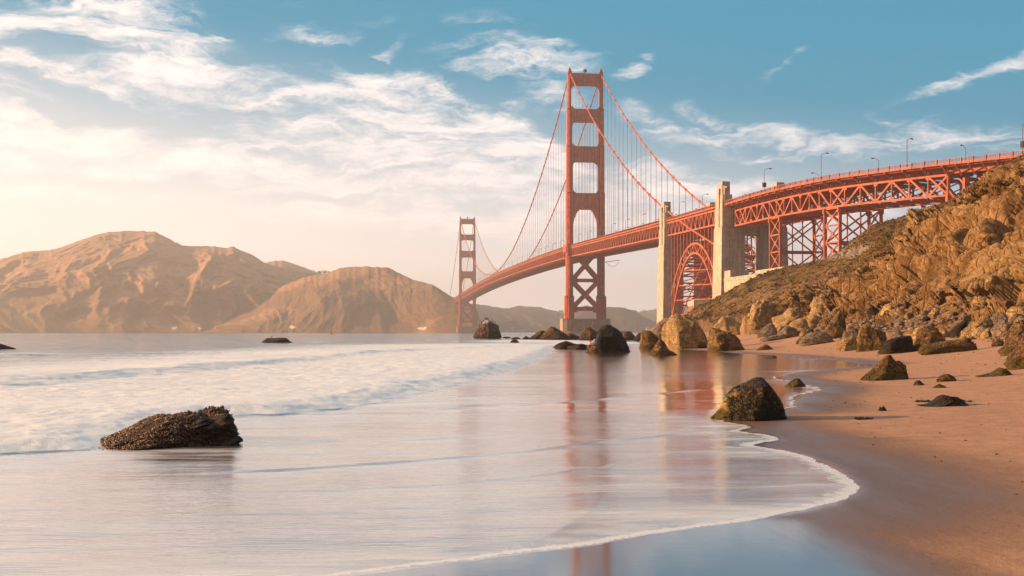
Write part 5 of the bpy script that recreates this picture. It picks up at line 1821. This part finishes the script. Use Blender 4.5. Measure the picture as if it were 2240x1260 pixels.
def m_fg(c, nn):
    u = c[:, 0]
    k = fbm(c * 2.2, 3, 5)
    return ((k + 0.35 - 0.55 * sstep(0.1, 0.8, u) * sstep(0.62, 0.35, c[:, 2])) > 0).astype(float) + 0.01


crust('fg', 9000, 0.034, m_fg, 'mussels', M_MUSSEL, 3)
crust('py', 11000, 0.034, lambda c, nn: ((fbm(c * 3.5, 3, 8) + 0.15 + 0.5 * sstep(-0.55, 0.1, c[:, 0])) > 0.1).astype(float) * (c[:, 0] > -0.52), 'mussels', M_WEED, 4)

# ------------------------------------------------------------------ birds, people, buoy, trees, far-shore buildings
def bird_mesh(name, mat_body, s=0.42, tall=True):
    m = MB()
    if tall:
        path_ = [(0.28, 0, .10), (.16, 0, .16), (.05, 0, .34), (0, 0, .52), (-.05, 0, .66), (-.03, 0, .80), (-.08, 0, .88), (-.20, 0, .90), (-.30, 0, .89)]
        rad_ = [.02, .06, .13, .14, .09, .05, .06, .03, .01]
    else:
        path_ = [(0.42, 0, .22), (.25, 0, .25), (.05, 0, .27), (-.12, 0, .30), (-.22, 0, .40), (-.27, 0, .47), (-.36, 0, .47), (-.42, 0, .45)]
        rad_ = [.02, .08, .14, .13, .07, .075, .03, .01]
    m.tube([(a * s, b * s, c * s) for a, b, c in path_], [r * s for r in rad_], 8)
    for y in (-.05, .05): m.tube([(0.02 * s, y * s, .26 * s), (0.02 * s, y * s, 0)], .02 * s, 5)
    return m


stack, sv, st_ = ROCKS['stack']
bm_ = bird_mesh('cormorant', None, 0.95)
src = bm_.build('cormorant', M_DARK, None, smooth=True)
top_idx = []
for k, fx in enumerate([.20, .27, .30, .36, .40, .44, .48, .51, .55, .59, .66, .72, .80]):
    w_ = sv[:, 0].max() - sv[:, 0].min()
    x = sv[:, 0].min() + fx * w_
    near = np.where(np.abs(sv[:, 0] - x) < 0.35)[0]
    i = near[np.argmax(sv[near, 2])]
    o = src if k == 0 else src.copy()
    if k: COL.objects.link(o)
    o.location = (stack.location.x + sv[i, 0], stack.location.y + sv[i, 1], stack.location.z + sv[i, 2] - 0.03)
    o.rotation_euler = (0, 0, (k * 1.7) % 6.28)
    props(o, 'dark cormorant perched upright on top of the bird-limed sea stack', 'bird', 'cormorants on the sea stack')
M_WHITE = mat_plain('white_feathers', (0.75, 0.73, 0.70))
fr = [o for o in COL.objects if o.get('label', '').startswith('flat dark rock out')][0]
vv = np.array([v.co[:] for v in fr.data.vertices])
i = np.where(np.abs(vv[:, 0] + 1.0) < 0.4)[0]; i = i[np.argmax(vv[i, 2])]
g = bird_mesh('gull', None, 0.9, False).build('gull', M_WHITE, None, smooth=True)
g.location = (fr.location.x + vv[i, 0], fr.location.y + vv[i, 1], fr.location.z + vv[i, 2] - 0.02)
props(g, 'white gull standing on the flat dark rock in the calm water', 'bird')


def skin_person(loc, rz, top, legs, label, joints, capm, scale=1.0):
    root = empty('person', loc, rz); root.scale = (scale,) * 3; scale = 1.0
    props(root, label, 'person')
    vs_, es, rs = [], [], []
    for (p, r, par) in joints:
        vs_.append(tuple(x * scale for x in p)); rs.append(r * scale)
        if par >= 0: es.append((par, len(vs_) - 1))
    me = bpy.data.meshes.new('body'); me.from_pydata(vs_, es, []); me.update()
    o = bpy.data.objects.new('body', me); COL.objects.link(o); o.parent = root
    md = o.modifiers.new('skin', 'SKIN')
    for i, r in enumerate(rs): me.skin_vertices[0].data[i].radius = (r, r)
    me.skin_vertices[0].data[0].use_root = True
    o.modifiers.new('sub', 'SUBSURF').levels = 2
    o.modifiers['sub'].render_levels = 2
    me.materials.append(top)
    return root, o


M_SKIN = mat_plain('skin', (0.45, 0.25, 0.17), 0.6)
M_BLUE = mat_plain('blue_grey_cloth', (0.13, 0.19, 0.24))
M_CAP = mat_plain('pale_cap', (0.62, 0.74, 0.80))
M_REDC = mat_plain('red_cloth', (0.55, 0.08, 0.05))
M_PANT = mat_plain('dark_trousers', (0.02, 0.018, 0.02))
sit = [((0, 0, .10), .15, -1), ((0, .02, .30), .14, 0), ((0, .02, .50), .16, 1), ((0, -.02, .62), .06, 2), ((0, -.05, .74), .095, 3), ((0, -.05, .84), .07, 4),
       ((-.19, .0, .54), .06, 2), ((-.25, -.10, .32), .045, 6), ((-.12, -.30, .28), .035, 7), ((.19, .0, .54), .06, 2), ((.25, -.10, .32), .045, 9), ((.12, -.30, .28), .035, 10),
       ((-.10, -.22, .12), .09, 0), ((-.13, -.46, .22), .065, 12), ((-.13, -.50, -.12), .05, 13), ((-.13, -.64, -.16), .04, 14),
       ((.10, -.22, .12), .09, 0), ((.13, -.46, .22), .065, 16), ((.13, -.50, -.12), .05, 17), ((.13, -.64, -.16), .04, 18)]
tall, tv, tt = ROCKS['tall']


def on_tall(px):
    yb_ = tall.location.y
    x = (px - CX) / F * yb_ - tall.location.x
    near = np.where(np.abs(tv[:, 0] - x) < 0.35)[0]
    i = near[np.argmax(tv[near, 2])]
    return (tall.location.x + tv[i, 0], tall.location.y + tv[i, 1] - 0.1, tall.location.z + tv[i, 2] - 0.02)


def dress(root, top, capm):
    """clothing over the seated body"""
    m = MB()
    m.tube([(0, .01, .08), (0, .02, .3), (0, .02, .5), (0, 0, .61)], [.20, .185, .215, .08], 12)
    for sg in (-1, 1): m.tube([(sg * .17, .0, .55), (sg * .26, -.09, .34), (sg * .2, -.2, .3)], [.085, .07, .06], 8)
    m.build('jacket', top, root, smooth=True)
    m = MB()
    for sg in (-1, 1): m.tube([(sg * .08, .0, .12), (sg * .11, -.24, .15), (sg * .14, -.47, .22), (sg * .13, -.50, -.06)], [.13, .12, .09, .07], 10)
    m.build('trousers', M_PANT, root, smooth=True)
    m = MB()
    m.tube([(0, -.04, .79), (0, -.04, .84), (0, -.04, .89), (0, -.04, .92)], [.125, .125, .10, .03], 12)
    m.tube([(0, -.12, .80), (0, -.25, .79)], [.08, .05], 8)
    m.build('cap', capm, root, smooth=True)


p0 = wpt(1301, 759, 105.3)
r_, b_ = skin_person(p0, rad(-25), M_SKIN, M_PANT, 'person in blue-grey jacket and pale cap sitting on the foot of the tall dark boulder', sit, M_CAP, 0.8)
dress(r_, M_BLUE, M_CAP)
p1 = wpt(1293, 760, 105.6)
r_, b_ = skin_person(p1, rad(-60), M_SKIN, M_PANT, 'person in red sitting half hidden at the left of the blue-grey jacket', sit, M_REDC, 0.72)
dress(r_, M_REDC, M_REDC)

# channel buoy
bx, by_, _ = wpt(725, 731, 950)
M_BUOY = mat_plain('buoy_red', (0.60, 0.05, 0.03), 0.5)
br = empty('channel_buoy', (bx, by_, 0))
props(br, 'small red channel buoy floating far out before the left hills', 'buoy')
m = MB(); m.tube([(0, 0, -.6), (0, 0, .5), (0, 0, .9)], [1.35, 1.35, 1.0], 14); m.build('float', M_BUOY, br)
m = MB()
for a in range(4):
    c, s = math.cos(a * 1.5708 + .5), math.sin(a * 1.5708 + .5)
    m.beam((c * 1.0, s * 1.0, .8), (c * .35, s * .35, 3.2), .16)
m.beam((-.6, 0, 2.0), (.6, 0, 2.0), .12); m.tube([(0, 0, 2.2), (0, 0, 3.1), (0, 0, 3.3)], [.62, .6, .2], 10)
m.build('cage', M_BUOY, br)
m = MB(); m.tube([(0, 0, 3.2), (0, 0, 3.7)], .16, 8); m.build('lantern', M_DARK, br)

# far-shore buildings
M_HOUSE = mat_plain('pale_plaster', (0.62, 0.58, 0.54)); M_ROOFM = mat_plain('grey_roof', (0.25, 0.20, 0.18))
for (pa, pb, yt, yb, dd, lb) in [(1128, 1150, 721.5, 727, 3300, 'long pale low building on the far shore right of the bird-limed stack'),
                                 (1106, 1114, 719, 727, 3350, 'narrow pale house on the far shore just right of the bird-limed stack'),
                                 (1117, 1123, 717, 727, 3360, 'tallest narrow pale house on the far shore between two others'),
                                 (1414, 1424, 717, 722, 3200, 'pale house far off below the distant trees left of the first pylon')]:
    xa, _, zt = wpt(pa, yt, dd); xb, _, zb_ = wpt(pb, yb, dd)
    zb_ = -1 if yb > 725 else zb_ - 3
    m = MB(); m.hexa([(xa, dd, zb_), (xb, dd, zb_), (xb, dd + 14, zb_), (xa, dd + 14, zb_), (xa, dd, zt - 1.5), (xb, dd, zt - 1.5), (xb, dd + 14, zt - 1.5), (xa, dd + 14, zt - 1.5)])
    h_ = m.build('shore_house', M_HOUSE); props(h_, lb, 'building', 'pale buildings on the far shore')
    m = MB(); m.add([(xa - 1, dd - 1, zt - 1.5), (xb + 1, dd - 1, zt - 1.5), (xb + 1, dd + 15, zt - 1.5), (xa - 1, dd + 15, zt - 1.5), (xa, dd + 7, zt + 1.5), (xb, dd + 7, zt + 1.5)],
                    [(0, 1, 5, 4), (3, 4, 5, 2), (0, 4, 3), (1, 2, 5), (0, 3, 2, 1)])
    m.build('roof', M_ROOFM, h_)

# trees on the skylines
def far_tree(px, ybase, hpx, wpx, dd, label, seed, group):
    x, y, z = wpt(px, ybase, dd)
    h_, w_ = hpx / F * dd, wpx / F * dd
    root = empty('tree', (x, y, z)); props(root, label, 'tree', group)
    m = MB(); m.tube([(0, 0, -3), (0.05 * h_, 0, h_ * .4), (0, 0, h_ * .75)], [.045 * h_, .03 * h_, .01 * h_], 6)
    for k in range(4):
        a = k * 1.7; m.tube([(0, 0, h_ * .35), (math.cos(a) * w_ * .35, math.sin(a) * w_ * .35, h_ * .7)], [.02 * h_, .006 * h_], 5)
    m.build('trunk', M_BARK, root)
    rg_ = random.Random(seed); vs_, fs_ = [], []
    cl = [(rg_.uniform(-.38, .38) * w_, rg_.uniform(-.38, .38) * w_, rg_.uniform(.5, .88) * h_, rg_.uniform(.13, .24) * w_) for _ in range(11)]
    for k in range(900):
        c = cl[rg_.randrange(11)]
        d_ = Vector((rg_.gauss(0, 1), rg_.gauss(0, 1), rg_.gauss(0, .7))).normalized() * c[3] * rg_.uniform(.6, 1.05)
        o_ = Vector(c[:3]) + d_; s = 0.05 * w_
        b_ = len(vs_)
        for q in range(3): vs_.append(tuple(o_ + Vector((rg_.uniform(-s, s), rg_.uniform(-s, s), rg_.uniform(-s, s)))))
        fs_.append((b_, b_ + 1, b_ + 2))
    link('crown', np_mesh('crown', np.array(vs_), None, np.array(fs_)), M_LEAF, root)


for px, yb, hp, wp, lb in [(699, 596, 8, 9, 'leftmost of three trees on the ridge left of the flat-topped hill'), (709, 596, 9, 12, 'middle tree of three on the ridge left of the flat-topped hill'), (718, 597, 8, 9, 'rightmost of three trees on the ridge left of the flat-topped hill')]:
    far_tree(px, yb + 5, hp + 1, wp, 2700, lb, px, 'three trees on the ridge')
far_tree(387, 536, 6, 5, 3060, 'lone bush-like tree on the skyline of the left hill', 5, None)
far_tree(1228, 692, 14, 12, 3600, 'dark tree on the distant skyline left of the near tower leg', 6, None)
far_tree(1412, 689, 12, 12, 4900, 'distant skyline tree left of the first concrete pylon', 8, None)

# wire fence on the brow of the hill below the viaduct
m = MB()
pts = []
for px in range(1990, 2050, 9):
    j = int(np.argmin(np.abs(colpx - px)))
    pts.append(Vector(CLG[ir, j]))
for a_, b_ in zip(pts[:-1], pts[1:]):
    for z in (0.6, 1.1, 1.6): m.beam(a_ + Vector((0, 0, z)), b_ + Vector((0, 0, z)), 0.04)
for p in pts: m.beam(p - Vector((0, 0, .4)), p + Vector((0, 0, 1.8)), 0.12)
props(m.build('wire_fence', M_LAMP), 'thin wire fence on the brow of the headland under the viaduct', 'fence')

# kelp scraps on the sand
rg = random.Random(7)
ks = MB()
for k in range(3):
    m = MB()
    c = Vector((0, 0, 0))
    for q in range(16):
        a = rg.uniform(0, 6.28); L_ = rg.uniform(.06, .2)
        x, y = rg.gauss(0, .12), rg.gauss(0, .07)
        m.tube([(x, y, .01), (x + math.cos(a) * L_ * .5, y + math.sin(a) * L_ * .3, rg.uniform(.01, .035)), (x + math.cos(a) * L_, y + math.sin(a) * L_ * .6, .01)], [.02, .03, .008], 5)
    px, py, lb = [(1892, 917, 'scrap of dark kelp on the sand below the tiny stones'), (2016, 879, 'dark kelp strands trailing left of the low black rock'), (2100, 880, 'kelp scrap on the sand right of the low black rock')][k]
    x, y, z = gpt(px, py)
    o = m.build('kelp', M_WEED); o.location = (x, y, z)
    props(o, lb, 'seaweed', 'kelp scraps on the sand')

# ------------------------------------------------------------------ sea air
m = MB()
m.hexa([(-5200, -500, -7), (5200, -500, -7), (5200, 6600, -7), (-5200, 6600, -7), (-5200, -500, 300), (5200, -500, 300), (5200, 6600, 300), (-5200, 6600, 300)])
M_HAZE = bpy.data.materials.new('sea_haze'); M_HAZE.use_nodes = True
N = NT(M_HAZE.node_tree); N.n.clear()
pv = N.node('ShaderNodeVolumePrincipled', {'Color': (0.90, 0.88, 0.93), 'Density': 0.00019, 'Anisotropy': 0.25})
N.node('ShaderNodeOutputMaterial', {1: pv.outputs[0]})
hz = m.build('haze', M_HAZE)
props(hz, kind='stuff')
